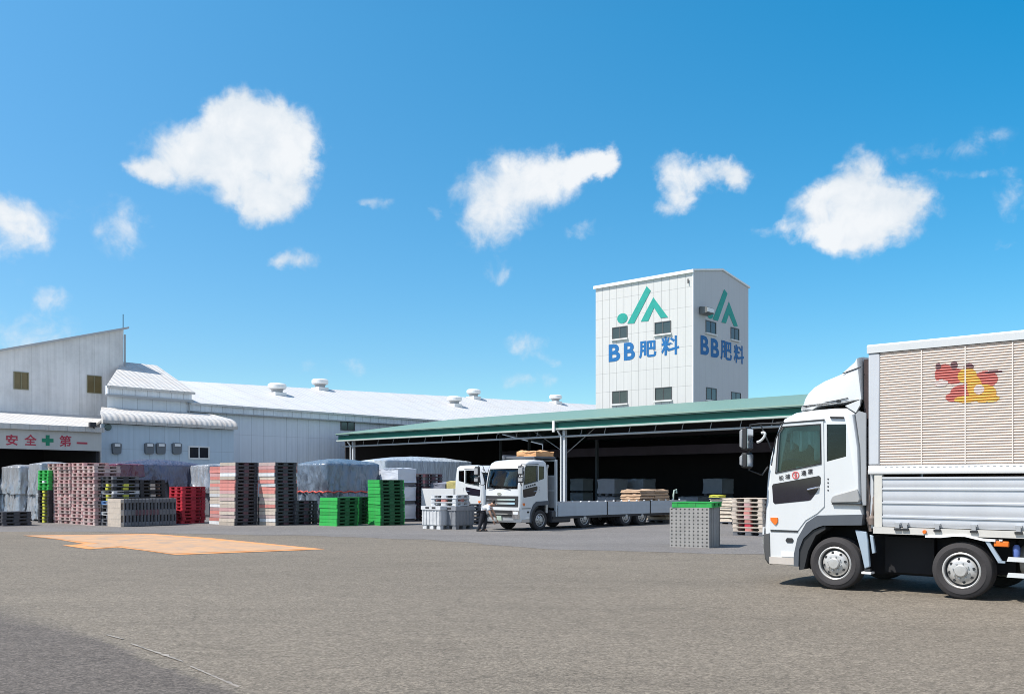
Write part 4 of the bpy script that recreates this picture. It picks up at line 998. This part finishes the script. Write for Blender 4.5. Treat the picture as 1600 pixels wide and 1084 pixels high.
def wheel(root, x, y, out=-1, r=.42):
    """tyre and eight hole disc; out = -1: outer face towards -y"""
    w = bpy.data.objects.new('wheel', None); COL.objects.link(w); w.parent = root; w.location = (x, y, r); w.empty_display_size = .2
    if out > 0: w.rotation_euler = (0, 0, math.pi)
    ty = [(.262, .02), (.30, .0), (.345, -.006), (.355, .002), (.385, .006), (.408, .022), (.418, .05)]
    for k in range(4): ty += [(.42, .07+k*.05), (.42, .098+k*.05), (.409, .102+k*.05), (.409, .114+k*.05)]
    ty += [(.418, .268), (.39, .29), (.262, .28)]
    MB().lathe([(a*r/.42, b) for a, b in ty], n=56, closed=True).build('tyre', TYRE, w)
    rim = MB(); k = r/.42
    rim.lathe([(.268*k, .045), (.268*k, .012), (.252*k, .004), (.240*k, .012), (.236*k, .10), (.268*k, .10)], n=48, closed=True)
    rim.lathe([(.205*k, .09), (.205*k, .05), (.190*k, .035), (.155*k, .012), (.125*k, .006), (.092*k, .004), (.090*k, -.035), (.075*k, -.048), (.002, -.050)], n=48)
    rim.build('rim', RIMM, w)
    MB().lathe([(.239*k, .075), (.204*k, .075), (.204*k, .10), (.239*k, .10)], n=40, closed=True).build('rim_channel', RUB, w)
    h = MB(); nt = MB()
    for i in range(8):
        a = 2*math.pi*i/8+.2; ca, sa = math.cos(a), math.sin(a)
        vs = [Vector((.168*k*ca, .0, .168*k*sa))]
        h.tube([(.170*k*ca, .03, .170*k*sa), (.170*k*ca, .012, .170*k*sa)], .022*k, 10)
        a += math.pi/8; ca, sa = math.cos(a), math.sin(a); nt.tube([(.112*k*ca, .02, .112*k*sa), (.112*k*ca, -.022, .112*k*sa)], .012*k, 6)
    h.build('hand_hole', RUB, w); nt.build('wheel_nut', GREYM, w)  # hand holes are dark discs standing for the shade inside them
    return w
def mirror(root, kx, W, side):
    sg = -1 if side == 0 else 1; y = 0 if side == 0 else W
    a = MB()
    a.tube([(-.90*kx, y, 2.70), (-1.22*kx, y+sg*.10, 2.70), (-1.350*kx, y+sg*.20, 2.68), (-1.370*kx, y+sg*.20, 2.52)], .017, 8)
    a.tube([(-1.370*kx, y+sg*.20, 2.65), (-1.370*kx, y+sg*.20, 1.92), (-1.20*kx, y+sg*.08, 1.84), (-1.12*kx, y+sg*.02, 1.98)], .015, 8)
    a.tube([(-1.22*kx, y+sg*.10, 2.70), (-1.06*kx, y+sg*.03, 2.28)], .013, 8)
    o = a.build('mirror_arm', RUB, root)
    for z0, z1 in ((2.26, 2.64), (1.96, 2.21)):
        h = MB().prism([(-1.455*kx, z0+.04), (-1.430*kx, z0), (-1.350*kx, z0), (-1.335*kx, z0+.05), (-1.335*kx, z1-.05), (-1.350*kx, z1), (-1.430*kx, z1), (-1.460*kx, z1-.06)], 'y', *sorted((y+sg*.12, y+sg*.36))).build('mirror', RUB, root, bevel=.018)
        MB().box(-1.334*kx, -1.329*kx, *sorted((y+sg*.14, y+sg*.34)), z0+.03, z1-.03).build('mirror_glass', CHROME, h)
        MB().prism([(-1.462*kx, z0+.05), (-1.462*kx, z1-.06), (-1.410*kx, z1-.03), (-1.410*kx, z0+.03)], 'y', *sorted((y+sg*.14, y+sg*.38))).build('housing', M('mirror_housing_grey', (.30, .31, .32), .35, var=.1), h, bevel=.015)
    lp = MB(); pts = [(-1.19*kx+.085*math.cos(t), y+sg*.16, 2.47+.06*math.sin(t)+.05*math.cos(t)) for t in [-2.3+3.6*i/14 for i in range(15)]]
    lp.tube(pts, .022, 8); lp.build('kerb_mirror', PAINT, root)

# --- box lorry
T = Fr(gr(1303, 921), G); TW_ = 2.46
bl_ = thing('box_lorry', 'white box lorry with beige ribbed sides and a roof deflector parked closest to the camera', 'lorry', T)
cab(bl_, TW_, white_sun=False)
SPO = [(-.60, 2.90), (-.573, 2.97), (-.535, 3.09), (-.48, 3.18), (-.377, 3.272), (-.2, 3.363), (-.06, 3.41), (.073, 3.456), (.11, 3.494), (.258, 3.613), (.41, 3.695), (.405, 3.03), (.10, 2.99), (-.30, 2.96), (-.40, 2.90)]
sp_ = loft(SPO, TW_-.16, [(1, .3)]*4+[(.7, .6)]*2+[(.4, .9)]*5+[(0, 0)]*4, y0=.08, bow=.16, crown=.06).build('roof_deflector', PAINT, bl_)
MB().prism([(.16, 2.935), (.405, 3.02), (.395, 2.93), (.33, 2.82)], 'y', .05, .10).build('deflector_wing', PAINT, bl_)
MB().tube([(.11, .076, 3.455), (.40, .076, 3.535)], .008, 6).build('deflector_seam', RUB, sp_)
MB().tube([(-.42, .10, 2.985), (.0, .07, 3.03), (.20, .07, 3.06)], .006, 6).build('deflector_seam', RUB, sp_)
MB().box(.01, .08, .07, .10, 3.00, 3.03).build('deflector_latch', RUB, sp_)
ha = MB(); ha.tube([(-.05, .03, 2.75), (-.05, -.02, 2.76), (.16, -.02, 2.745), (.16, .03, 2.735)], .014, 8); ha.build('grab_handle', RUB, bl_)
MB().box(-.97, -.84, -.02, .0, 2.705, 2.73).build('wind_visor', RUB, bl_)
EXTM = M('side_extender_grey', (.33, .345, .36), .4, var=.12)
for y0, y1 in ((.02, .07), (TW_-.07, TW_-.02)):
    MB().prism([(.34, 2.79), (.39, 2.84), (.50, 2.80), (.50, 1.36), (.44, 1.36), (.415, 2.25)], 'y', y0, y1).build('side_extender', EXTM, bl_)
MB().prism([(-.042, 1.444), (-.02, 1.49), (.021, 1.516), (.38, 1.619), (.43, 1.459), (.41, 1.40), (-.025, 1.385), (-.045, 1.41)], 'y', -.035, .06).build('side_intake', M('intake_grey', (.34, .34, .335), .45, var=.15), bl_, bevel=.02)
MB().box(-.02, .44, -.042, .02, 1.365, 1.387).build('intake_lip', RUB, bl_)
gap = MB()
for i in range(7): z = 1.42+i*.17; gap.lathe([(.055, z), (.068, z+.03), (.068, z+.12), (.055, z+.15)], (.50, .16, 0), 'z', 14)
gap.build('intake_hose', RUB, bl_)
gp = MB(); gp.box(.43, .52, .14, TW_-.14, 2.72, 3.66); gp.box(.40, .52, .4, TW_-.4, 1.0, 2.72); gp.build('cooling_unit', M('unit_dark_brown', (.05, .035, .035), .7, var=.5, sc=9), bl_)
st_ = MB(); st_.tube([(.46, .10, 1.95), (.52, .10, 1.5), (.50, .10, 1.15), (.54, .12, .95)], .03); st_.tube([(.55, .18, 1.75), (.60, .10, 1.4), (.56, .10, 1.1)], .022); st_.lathe([(.05, 1.06), (.055, 1.16), (.03, 1.2)], (.575, .08, 0), 'z', 12); st_.build('brake_hose', M('hose_brown', (.20, .16, .14), .6, var=.4, sc=8), bl_)
PB = M('pale_blue_bracket', (.34, .41, .48), .45, var=.12)
MB().prism([(.325, .965), (.50, .945), (.525, .80), (.56, .40), (.475, .366), (.42, .62)], 'y', .03, .09).build('mud_bracket', PB, bl_, bevel=.012)
MB().prism([(.55, .90), (.60, .88), (.64, .62), (.59, .60)], 'y', .04, .10).build('mud_bracket', PB, bl_, bevel=.01)
MB().box(.44, .585, .0, .16, .285, .318).build('step', WHITE, bl_); MB().box(.47, .56, .05, .12, .318, .37).build('step_post', RUB, bl_)
BX0, BX1, BW = .53, 10.35, 2.49
BEI = M('ribbed_panel_beige', (.715, .605, .525), .45, var=.06, sc=1.2, streak=.07, grime=(.60, .51, .44), grime_amt=.3)
nr = 44; z0r, z1r = 1.985, 3.72; pr = []
for i in range(nr):
    z = z0r+(z1r-z0r)*i/nr; p = (z1r-z0r)/nr
    pr += [(.030, z), (.030, z+p*.26), (.008, z+p*.40), (.006, z+p*.66), (.012, z+p*.90)]
pr.append((.030, z1r))
MB().ribs(pr, .727, BX1-.15, .10).build('wing_panel', BEI, bl_)
MB().prism([(-.015, 3.725), (-.02, 3.83), (.01, 3.86), (.12, 3.875), (BW-.12, 3.875), (BW-.01, 3.86), (BW, 3.725)], 'x', BX0, BX1).build('box_roof', PAINT, bl_)
rl = MB().prism([(-.012, 1.845), (-.02, 1.86), (-.02, 1.905), (-.004, 1.915), (-.004, 1.98), (.10, 1.98), (.10, 1.845)], 'x', BX0+.02, BX1).build('lower_rail', WHITE, bl_)
sm = MB()
for x in (1.342, 1.955, 2.58, 3.2, 3.82, 4.4, 5.0, 5.6, 6.2, 6.8, 7.4, 8.0, 8.6, 9.2): sm.box(x-.008, x+.008, .0, .033, 1.99, 3.715)
sm.build('panel_joint', M('joint_cream', (.72, .66, .60), .45), bl_)
rv = MB()
for i in range(110): x = .80+i*.085; rv.box(x, x+.035, -.008, -.003, 1.945, 1.955)
rv.build('rivet_row', GREYM, rl)
MB().prism([(.545, 1.985), (.72, 1.985), (.72, 3.72), (.545, 3.72)], 'y', .0, .10).build('front_post', ALU, bl_, bevel=.02)
MB().box(BX0+.01, BX0+.06, .10, BW-.02, 1.0, 3.74).build('front_wall', ALU, bl_); MB().box(BX1-.15, BX1-.02, .0, BW-.02, 1.0, 3.72).build('rear_door', ALU, bl_)
MB().box(BX0+.1, BX1-.16, BW-.10, BW-.02, 1.0, 3.72).build('far_side_panel', BEI, bl_)
MB().box(BX0+.07, BX1-.16, .11, BW-.11, .98, 1.05).build('load_floor', DARK, bl_)
gate = [(.02, 1.04)]
for a, b in ((1.04, 1.205), (1.205, 1.42), (1.42, 1.63), (1.63, 1.80)):
    gate += [(.02, a+.012), (.012, a+.03), (.010, (a+b)/2), (.014, b-.035), (-.004, b-.028), (-.004, b-.004), (.02, b)]
gp_ = MB().ribs(gate, .76, BX1-.15, .06).build('side_gate', ALU, bl_)
hg = MB()
for x in (.998, 1.112, 1.573, 2.076, 2.661, 3.2, 3.8, 4.4, 5., 5.6, 6.2, 6.8, 7.4, 8., 8.6, 9.2):
    h = MB(); h.box(x-.045, x+.045, -.022, .012, 1.075, 1.105); h.box(x-.028, x+.028, -.028, .012, 1.02, 1.09); h.build('hinge', GREYM, gp_); h = MB().box(x-.05, x+.05, -.03, .02, .985, 1.018).build('hinge', RUB, gp_)
MB().box(.64, .755, .0, .10, 1.03, 1.84).build('gate_post', M('post_cream', (.60, .58, .53), .5, var=.15, sc=5), bl_)
MB().box(.62, BX1, .0, .12, .925, 1.028).build('frame_rail', M('frame_cream', (.56, .54, .50), .5, var=.16, sc=3), bl_)
MB().box(-.5, BX1-.2, .75, .95, .45, .92).build('chassis', DARK, bl_); MB().box(-.5, BX1-.2, BW-.95, BW-.75, .45, .92).build('chassis', DARK, bl_)
MB().box(.66, 1.40, .42, .9, .30, .86).build('battery_box', M('under_dark', (.012, .012, .014), .8, var=.2), bl_)
MB().box(-.66, 1.6, .60, .72, .25, 1.1).build('inner_splash_guard', MATS['under_dark'], bl_); MB().box(1.4, 2.5, .55, .65, .35, .98).build('inner_splash_guard', MATS['under_dark'], bl_)
MB().box(.7, BX1-.2, 1.1, 1.4, .35, .8).build('drive_shaft', DARK, bl_)
mg = MB(); pp = [(1.40, .925), (1.62, .93), (1.80, .955), (1.95, .958), (2.08, .93), (2.2, .905), (2.36, .90)]
mg.prism(pp+[(x, z-.035) for x, z in pp[::-1]], 'y', -.015, .25); mg.build('mudguard_edge', WHITE, bl_)
MB().prism([(2.21, .885), (2.265, .885), (2.445, .585), (2.39, .575)], 'y', .0, .05).build('mud_bracket', PB, bl_)
MB().box(2.39, 2.48, .0, .05, .565, .59).build('mud_bracket_foot', PB, bl_)
for x in (1.391,):
    MB().lathe([(.026, -.03), (.03, -.015), (.03, .0)], (x, 0, .975), 'y', 12).build('marker_lamp', AMBER, bl_)
lm = MB().prism([(2.335, .795), (2.53, .795), (2.53, .875), (2.335, .875)], 'y', -.0, .06).build('side_lamp', AMBER, bl_, bevel=.012); MB().box(2.41, 2.45, -.01, .03, .878, .90).build('bracket', WHITE, lm)
sg_ = MB()
for z in (.40, .625): sg_.prism([(2.50, z-.035), (2.52, z+.03), (6.4, z+.03), (6.4, z-.035)], 'y', .02, .06)
for x in (2.8, 3.8, 4.8, 5.8): sg_.box(x-.03, x+.03, .06, .10, .36, .95)
sg_.build('side_guard', PAINT, bl_)
MB().lathe([(.01, 2.60), (.20, 2.62), (.22, 2.66), (.22, 3.6), (.20, 3.64), (.01, 3.66)], (0, .42, .60), 'x', 24).build('air_tank', M('tank_grey', (.26, .25, .23), .5, var=.3, sc=5), bl_)
MB().lathe([(.045, .06), (.05, .10), (.05, .20), (.03, .24)], (2.60, .14, .585), 'z', 12).build('filler_cap', M('cap_blue', (.10, .16, .42), .4), bl_)
for x in (0, 1.895): wheel(bl_, x, .02); wheel(bl_, x, TW_-.02, 1)
for x in (7.3, 8.5):
    for y in (.02, .34): wheel(bl_, x, y)
    wheel(bl_, x, TW_-.02, 1)
mirror(bl_, 1., TW_, 0); mirror(bl_, 1., TW_, 1)
# lettering on the door: company name and its round mark
lt = MB(); zof = lambda x: 1.79+(x+.64)*.198
for ch, x in (('松', -.885), ('浦', -.775), ('通', -.495), ('運', -.385)):
    put_glyph(lt, ch, x-.043, x+.043, zof(x)-.030+.04, zof(x)+.052+.04, -.0215, .022, slope=.017)
lt.build('lettering', M('letter_black', (.03, .03, .035), .5, var=.3, sc=30), bl_)
cm_ = MB(); cx, cz = -.635, zof(-.635)+.045
cm_.lathe([(.062, -.022), (.062, -.014), (.047, -.014), (.047, -.022)], (cx, 0, cz), 'y', 24, closed=True); cm_.lathe([(.022, -.022), (.022, -.014)], (cx, 0, cz), 'y', 16)
cm_.box(cx-.012, cx+.012, -.0215, -.0145, cz-.055, cz+.055)
cm_.build('round_mark', M('mark_red', (.55, .12, .12), .5), bl_)
# printed animal-coloured patches on the ribs: a plain stand-in, no figure
def patch(name, ells, mat, out):
    mb = MB()
    for (ya, za), (yb, zb) in zip(pr[:-1], pr[1:]):
        zm = (za+zb)/2; iv = []
        for (cx, cz, rx, rz) in ells:
            q = 1-((zm-cz)/rz)**2
            if q > 0: iv.append((cx-rx*math.sqrt(q), cx+rx*math.sqrt(q)))
        iv.sort(); mg = []
        for a, b in iv:
            if mg and a <= mg[-1][1]: mg[-1][1] = max(mg[-1][1], b)
            else: mg.append([a, b])
        for a, b in mg: mb.add([(a, ya-out, za), (b, ya-out, za), (b, yb-out, zb), (a, yb-out, zb)], [(0, 1, 2, 3)])
    return mb.build(name, mat, bl_)
patch('printed_patch', [(1.66, 3.32, .13, .15), (1.80, 3.28, .14, .12), (2.22, 3.20, .17, .12), (1.95, 3.05, .20, .10), (1.80, 2.97, .12, .07)], M('print_red', (.52, .12, .10), .5, var=.2, sc=12), .003)
patch('printed_patch', [(1.98, 3.27, .13, .11), (2.08, 3.10, .10, .16), (2.20, 3.0, .17, .13), (1.97, 2.93, .17, .05), (2.30, 2.92, .11, .05)], M('print_yellow', (.72, .40, .06), .5, var=.2, sc=12), .006)
patch('printed_patch', [(1.62, 3.19, .10, .05), (2.14, 3.06, .07, .07)], M('print_cream', (.74, .60, .55), .5, var=.2, sc=12), .009)
patch('printed_patch', [(1.58, 3.44, .04, .05), (1.80, 3.44, .05, .06), (2.0, 3.40, .07, .05), (2.33, 3.30, .12, .02)], M('print_brown', (.16, .07, .08), .5, var=.2, sc=12), .0045)

# --- flatbed lorry
S = .88; B = Fr(gr(845, 828), R(43.9)); FW = 2.14
fb = thing('flatbed_lorry', 'white flatbed lorry with tan sacks on its long grey bed, nose towards the yard', 'lorry', B)
fb.scale = (S, S, S)
cab(fb, FW)
mirror(fb, 1., FW, 0); mirror(fb, 1., FW, 1)
lt = MB(); zof = lambda x: 1.79+(x+.64)*.198
for i in range(5): x = -.85+i*.12; lt.box(x-.04, x+.04, -.024, -.018, zof(x)+.01, zof(x)+.075)
lt.build('lettering', MATS['letter_black'], fb)
bx0, bx1 = 1.06, 10.2
def sideboard(x0, x1, y0, y1):
    s = MB(); s.box(x0, x1, y0, y1, .545, 1.115)
    for k in range(2): z = .72+k*.2; s.box(x0+.02, x1-.02, y0-.008, y0, z, z+.02)
    return s.build('sideboard', M('sideboard_grey', (.44, .48, .52), .5, var=.1, sc=1.5, streak=.08), fb)
for y0, y1 in ((0, .04), (FW-.04, FW)):
    for a, b in ((bx0, 4.20), (4.28, 7.3), (7.38, bx1)): sideboard(a, b, y0, y1)
    for x in (4.24, 7.34): MB().box(x-.035, x+.035, y0-.01, y1+.01, .52, 1.13).build('stake_post', DARK, fb)
MB().box(bx0, bx1, .05, FW-.05, .90, .98).build('bed_floor', M('bed_boards', (.20, .16, .12), .8, var=.25, sc=4, lines=[('Y', .2, .015, .5)]), fb)
MB().box(bx1-.03, bx1+.02, .05, FW-.05, .56, 1.1).build('tailgate', MATS['sideboard_grey'], fb)
MB().box(bx0-.3, bx1, .02, FW-.02, .44, .54).build('bed_frame', DARK, fb)
hk = MB()
for i in range(16): hk.lathe([(.03, 1.118), (.045, 1.14), (.045, 1.165), (.02, 1.18)], (1.4+i*.55, .02, 0), 'z', 8)
hk.build('rope_hook', WHITE, fb)
hb = MB(); hb.box(bx0-.12, bx0-.03, .03, .12, .5, 2.93); hb.box(bx0-.12, bx0-.03, FW-.12, FW-.03, .5, 2.93)
for z in (1.6, 2.2, 2.86): hb.box(bx0-.115, bx0-.035, .12, FW-.12, z, z+.07)
hb.build('headboard', M('headboard_pale', (.50, .53, .55), .45, var=.12), fb)
MB().box(bx0-.10, bx0-.06, .14, FW-.14, .9, 2.2).build('headboard_panel', GREYM, fb)
MB().tube([(.58, .25, .7), (.58, .25, 2.55), (.66, .25, 2.7)], .075, 12).build('exhaust_stack', M('exhaust_steel', (.50, .48, .46), .4, metal=.4, var=.3, sc=6), fb)
hs = MB()
for i in range(9): hs.lathe([(.05, 1.25+i*.14), (.065, 1.28+i*.14), (.065, 1.36+i*.14), (.05, 1.385+i*.14)], (.62, .55, 0), 'z', 10)
hs.build('intake_hose', RUB, fb)
rk = MB(); rk.box(-.28, bx0-.03, .10, .17, 2.98, 3.06); rk.box(-.28, bx0-.03, FW-.17, FW-.10, 2.98, 3.06); rk.box(-.28, -.20, .17, FW-.17, 2.98, 3.06); rk.box(.3, .38, .17, FW-.17, 2.98, 3.06); rk.box(bx0-.11, bx0-.03, .10, FW-.10, 2.94, 3.06)
rk.box(-.25, .9, .2, FW-.2, 3.0, 3.03); rk.tube([(-.42, FW-.3, 3.08), (.9, FW-.3, 3.08)], .05)
for y in (.14, FW-.14): rk.box(-.26, -.2, y-.03, y+.03, 2.86, 2.98)
rk.build('roof_rack', M('rack_dark', (.11, .12, .14), .5, var=.2), fb)
MB().box(-.66, .9, .5, FW-.5, .35, 1.0).build('engine_block', MATS['under_dark'], fb); MB().box(.9, bx1-.2, .6, .8, .42, .86).build('chassis', DARK, fb); MB().box(.9, bx1-.2, FW-.8, FW-.6, .42, .86).build('chassis', DARK, fb)
MB().box(.75, 1.9, .05, .5, .28, .80).build('fuel_tank', M('tank_dark', (.06, .06, .065), .4, var=.2), fb, bevel=.06)
for x in (0, 2.75, 5.6, 6.75):
    wheel(fb, x, .03); wheel(fb, x, FW-.03, 1)
    if x > 4: wheel(fb, x, .36); wheel(fb, x, FW-.36, 1)
for x in (2.75, 5.6, 6.75):
    a = MB(); arc_ = [(x+.50*math.cos(t), .42+.50*math.sin(t)) for t in [math.pi*(.12+.76*i/12) for i in range(13)]]; arc2 = [(x+.47*math.cos(t), .42+.47*math.sin(t)) for t in [math.pi*(.88-.76*i/12) for i in range(13)]]
    a.prism(arc_+arc2, 'y', .02, .6); a.build('mudguard', RUB, fb)
# things carried by the flatbed
def on(frame, x, y): return frame.w(x*S, y*S)
ORT = M('orange_tarp', (.66, .36, .17), .7, var=.18, sc=3, bump=.02, bsc=6)
f_ = Fr(on(B, .30, .25), B.a)
tr = MB(); n = 24; vs = []
o = soft_block(-.34, .50, -.05, .95, 0, .20, 9, 5., .07).build('folded_tarpaulin', ORT, None, loc=(*f_.O, 3.062*S), rz=B.a)
tag(o, 'folded orange tarpaulin lying on the cab rack of the flatbed lorry', 'tarpaulin')
TAN = M('tan_sacks', (.52, .36, .24), .8, var=.2, sc=4, bump=.03, bsc=8)
for k, (x0, x1) in enumerate(((6.75, 7.8), (7.88, 8.95))):
    f_ = Fr(on(B, x0, .15), B.a); o = thing('sack_load', ('tan paper sacks on the flatbed, block nearer the cab', 'tan paper sacks on the flatbed, block nearer the tailgate')[k], 'sacks', f_, .985*S, 'tan sack loads on the flatbed lorry')
    w = (x1-x0)*S
    for i in range(4): soft_block(random.uniform(-.03, .02), w+random.uniform(-.03, .03), random.uniform(-.02, .03), .95, .09+i*.125, .09+(i+1)*.125-.01, 5, i*3.+k*11, .025).build('sack_layer', TAN, o)
    b = MB(); b.box(0, w, 0, .95, .055, .085)
    for x in (.06, w/2, w-.06): b.box(x-.06, x+.06, 0, .95, 0, .055)
    b.build('base_pallet', M('pale_wood', (.55, .45, .33), .8, var=.2, sc=5), o)
rp = MB(); rp.tube([(0, 0, 0), (.02, 0, .25), (.10, .02, .42), (.22, .0, .45), (.24, 0, .30)], .035, 8)
f_ = Fr(on(B, 9.15, .02), B.a); tag(rp.build('rope', M('rope_pale_green', (.40, .50, .44), .8), None, loc=(*f_.O, 1.12*S), rz=B.a), 'pale rope end hanging over the flatbed sideboard by the tan sacks', 'rope')

# --- small lorry behind, seen from its side
Q = Fr(gr(722, 816.5), G+math.pi); QW = 2.0; QS = .85
sl2 = thing('small_lorry', 'small white lorry half hidden behind the nose of the flatbed lorry', 'lorry', Fr(Q.w(0, -QW*QS), Q.a)); sl2.scale = (QS, QS, QS)
cab(sl2, QW, kx=1.22)
for x in (.05, 2.2): wheel(sl2, x, .04); wheel(sl2, x, QW-.04, 1)
MB().box(.62, 3.0, 0, QW, .80, .90).build('bed_floor', PAINT, sl2)
for y0, y1 in ((0, .04), (QW-.04, QW)): MB().box(.62, 3.0, y0, y1, .90, 1.74).build('sideboard', PAINT, sl2)
MB().box(2.96, 3.0, .05, QW-.05, .9, 1.74).build('tailgate', PAINT, sl2); MB().box(.62, .66, .05, QW-.05, .9, 1.74).build('headboard', PAINT, sl2)
MB().box(-.6, 2.9, .5, QW-.5, .38, .79).build('chassis', DARK, sl2)
MB().box(-1.30, .52, QW-.02, QW+.005, .26, .36).build('side_skirt', RUB, sl2)
Q0 = Fr(Q.w(0, -QW*QS), Q.a)
f_ = Fr(Q0.w(.70*QS, .25*QS), Q.a)
o = soft_block(0, .82, 0, 1.0, 0, 1.02, 6, 4., .05).build('wrapped_bundle', M('straw_bundle', (.44, .38, .15), .8, var=.3, sc=3, bump=.02), None, loc=(*f_.O, .905*QS), rz=Q.a); tag(o, 'straw yellow bundle on the bed of the small white lorry', 'bundle')
f_ = Fr(Q0.w(1.80*QS, .25*QS), Q.a)
o = soft_block(0, .95, 0, 1.0, 0, .96, 6, 9., .09).build('wrapped_bundle', M('grey_bundle', (.20, .21, .26), .7, var=.2, sc=3, bump=.02), None, loc=(*f_.O, .905*QS), rz=Q.a); tag(o, 'grey wrapped bundle on the bed of the small white lorry', 'bundle')

# ---------------------------------------------------------------- the bending driver
def skin(name, joints, edges, mat, parent=None, sub=2, loc=None, rz=0.):
    me = bpy.data.meshes.new(name); me.from_pydata([j[:3] for j in joints], edges, []); o = bpy.data.objects.new(name, me); COL.objects.link(o)
    sk = o.modifiers.new('skin', 'SKIN'); sk.use_smooth_shade = True
    for v, j in zip(me.skin_vertices[0].data, joints):
        r = j[3]; v.radius = r if isinstance(r, tuple) else (r, r); v.use_root = False
    me.skin_vertices[0].data[0].use_root = True
    s = o.modifiers.new('sub', 'SUBSURF'); s.levels = sub; s.render_levels = sub
    me.materials.append(mat)
    if loc: o.location = loc; o.rotation_euler = (0, 0, rz)
    apply_mods(o)
    if parent: o.parent = parent; o.location = (0, 0, 0); o.rotation_euler = (0, 0, 0)
    for p in o.data.polygons: p.use_smooth = True
    if not o.data.materials: o.data.materials.append(mat)
    return o
PF = Fr(gr(757, 830), R(-8))
SKIN = M('skin', (.42, .25, .17), .6, var=.08); SHIRT = M('white_shirt', (.70, .72, .75), .8, var=.08, sc=6); TROU = M('black_trousers', (.018, .019, .026), .85, var=.2); HAIR = M('hair', (.015, .012, .01), .7)
per = thing('person', 'person in white shirt and dark trousers bending by the nose of the flatbed lorry', 'person', PF)
J = [(-.02, .05, .70, .10), (.08, -.02, .82, .11), (.19, -.07, .90, .125), (.27, -.10, .95, .06), (.34, -.13, .98, .088), (.385, -.15, .99, .075),
     (-.05, .13, .66, .085), (.03, .12, .38, .058), (-.05, .14, .09, .042), (.06, .12, .035, .035),
     (-.05, -.05, .66, .085), (-.10, -.06, .37, .058), (-.21, -.04, .09, .042), (-.11, -.06, .035, .035),
     (.17, -.26, .86, .055), (.27, -.30, .63, .042), (.36, -.26, .42, .030), (.20, .11, .87, .055), (.33, .12, .65, .042), (.42, .06, .46, .030)]
E_ = [(0, 1), (1, 2), (2, 3), (3, 4), (4, 5), (0, 6), (6, 7), (7, 8), (8, 9), (0, 10), (10, 11), (11, 12), (12, 13), (2, 14), (14, 15), (15, 16), (2, 17), (17, 18), (18, 19)]
skin('body', J, E_, SKIN, per)
JS = [(-.06, .05, .66, .15), (.02, .03, .74, .155), (.08, -.02, .82, .15), (.19, -.07, .90, .165), (.24, -.09, .93, .085), (.17, -.26, .86, .07), (.22, -.285, .74, .062), (.20, .11, .87, .07), (.265, .115, .76, .062)]
skin('shirt', JS, [(0, 1), (1, 2), (2, 3), (3, 4), (3, 5), (5, 6), (3, 7), (7, 8)], SHIRT, per)
JT = [(-.02, .05, .70, .145), (-.05, .13, .64, .10), (.03, .12, .38, .072), (-.05, .14, .05, .066), (-.05, -.05, .64, .10), (-.10, -.06, .37, .072), (-.21, -.04, .05, .066)]
skin('trousers', JT, [(0, 1), (1, 2), (2, 3), (0, 4), (4, 5), (5, 6)], TROU, per)
for (x, y) in ((-.05, .14), (-.21, -.04)):
    MB().prism([(x-.07, .0), (x+.13, .0), (x+.14, .03), (x+.11, .06), (x+.02, .10), (x-.07, .11)], 'y', y-.04, y+.04).build('shoe', RUB, per, bevel=.015)
skin('hair', [(.30, -.13, 1.04, .075), (.36, -.14, 1.055, .085), (.40, -.15, 1.04, .06)], [(0, 1), (1, 2)], HAIR, per)
fc = MB(); fc.lathe([(.004, -.02), (.016, 0), (.012, .02), (.002, .03)], (.455, -.165, .965), 'x', 8); fc.build('nose', SKIN, per)
ey = MB()
for dy in (-.032, .032): ey.lathe([(.002, .0), (.010, .006), (.002, .012)], (.452, -.165+dy, .995), 'x', 8)
ey.build('eye', HAIR, per); MB().box(.445, .455, -.185, -.145, .935, .942).build('mouth', M('lips', (.30, .12, .10), .6), per)
for (wx, wy, wz, dy) in ((.36, -.26, .42, 1), (.42, .06, .46, -1)):
    hj = [(wx, wy, wz, (.028, .018)), (wx+.03, wy, wz-.06, (.038, .016))]; he = [(0, 1)]
    for k, (dx, ln) in enumerate(((-.028, .062), (-.010, .072), (.010, .068), (.028, .054))):
        b = len(hj); hj += [(wx+.035+dx, wy, wz-.10, .009), (wx+.045+dx, wy+.012*dy, wz-.10-ln*.5, .0085), (wx+.042+dx, wy+.035*dy, wz-.10-ln*.85, .0075)]; he += [(1, b), (b, b+1), (b+1, b+2)]
    b = len(hj); hj += [(wx-.015, wy+.02*dy, wz-.06, .010), (wx-.02, wy+.045*dy, wz-.095, .008)]; he += [(0, b), (b, b+1)]
    skin('hand', hj, he, SKIN, per, 1)
#MORE
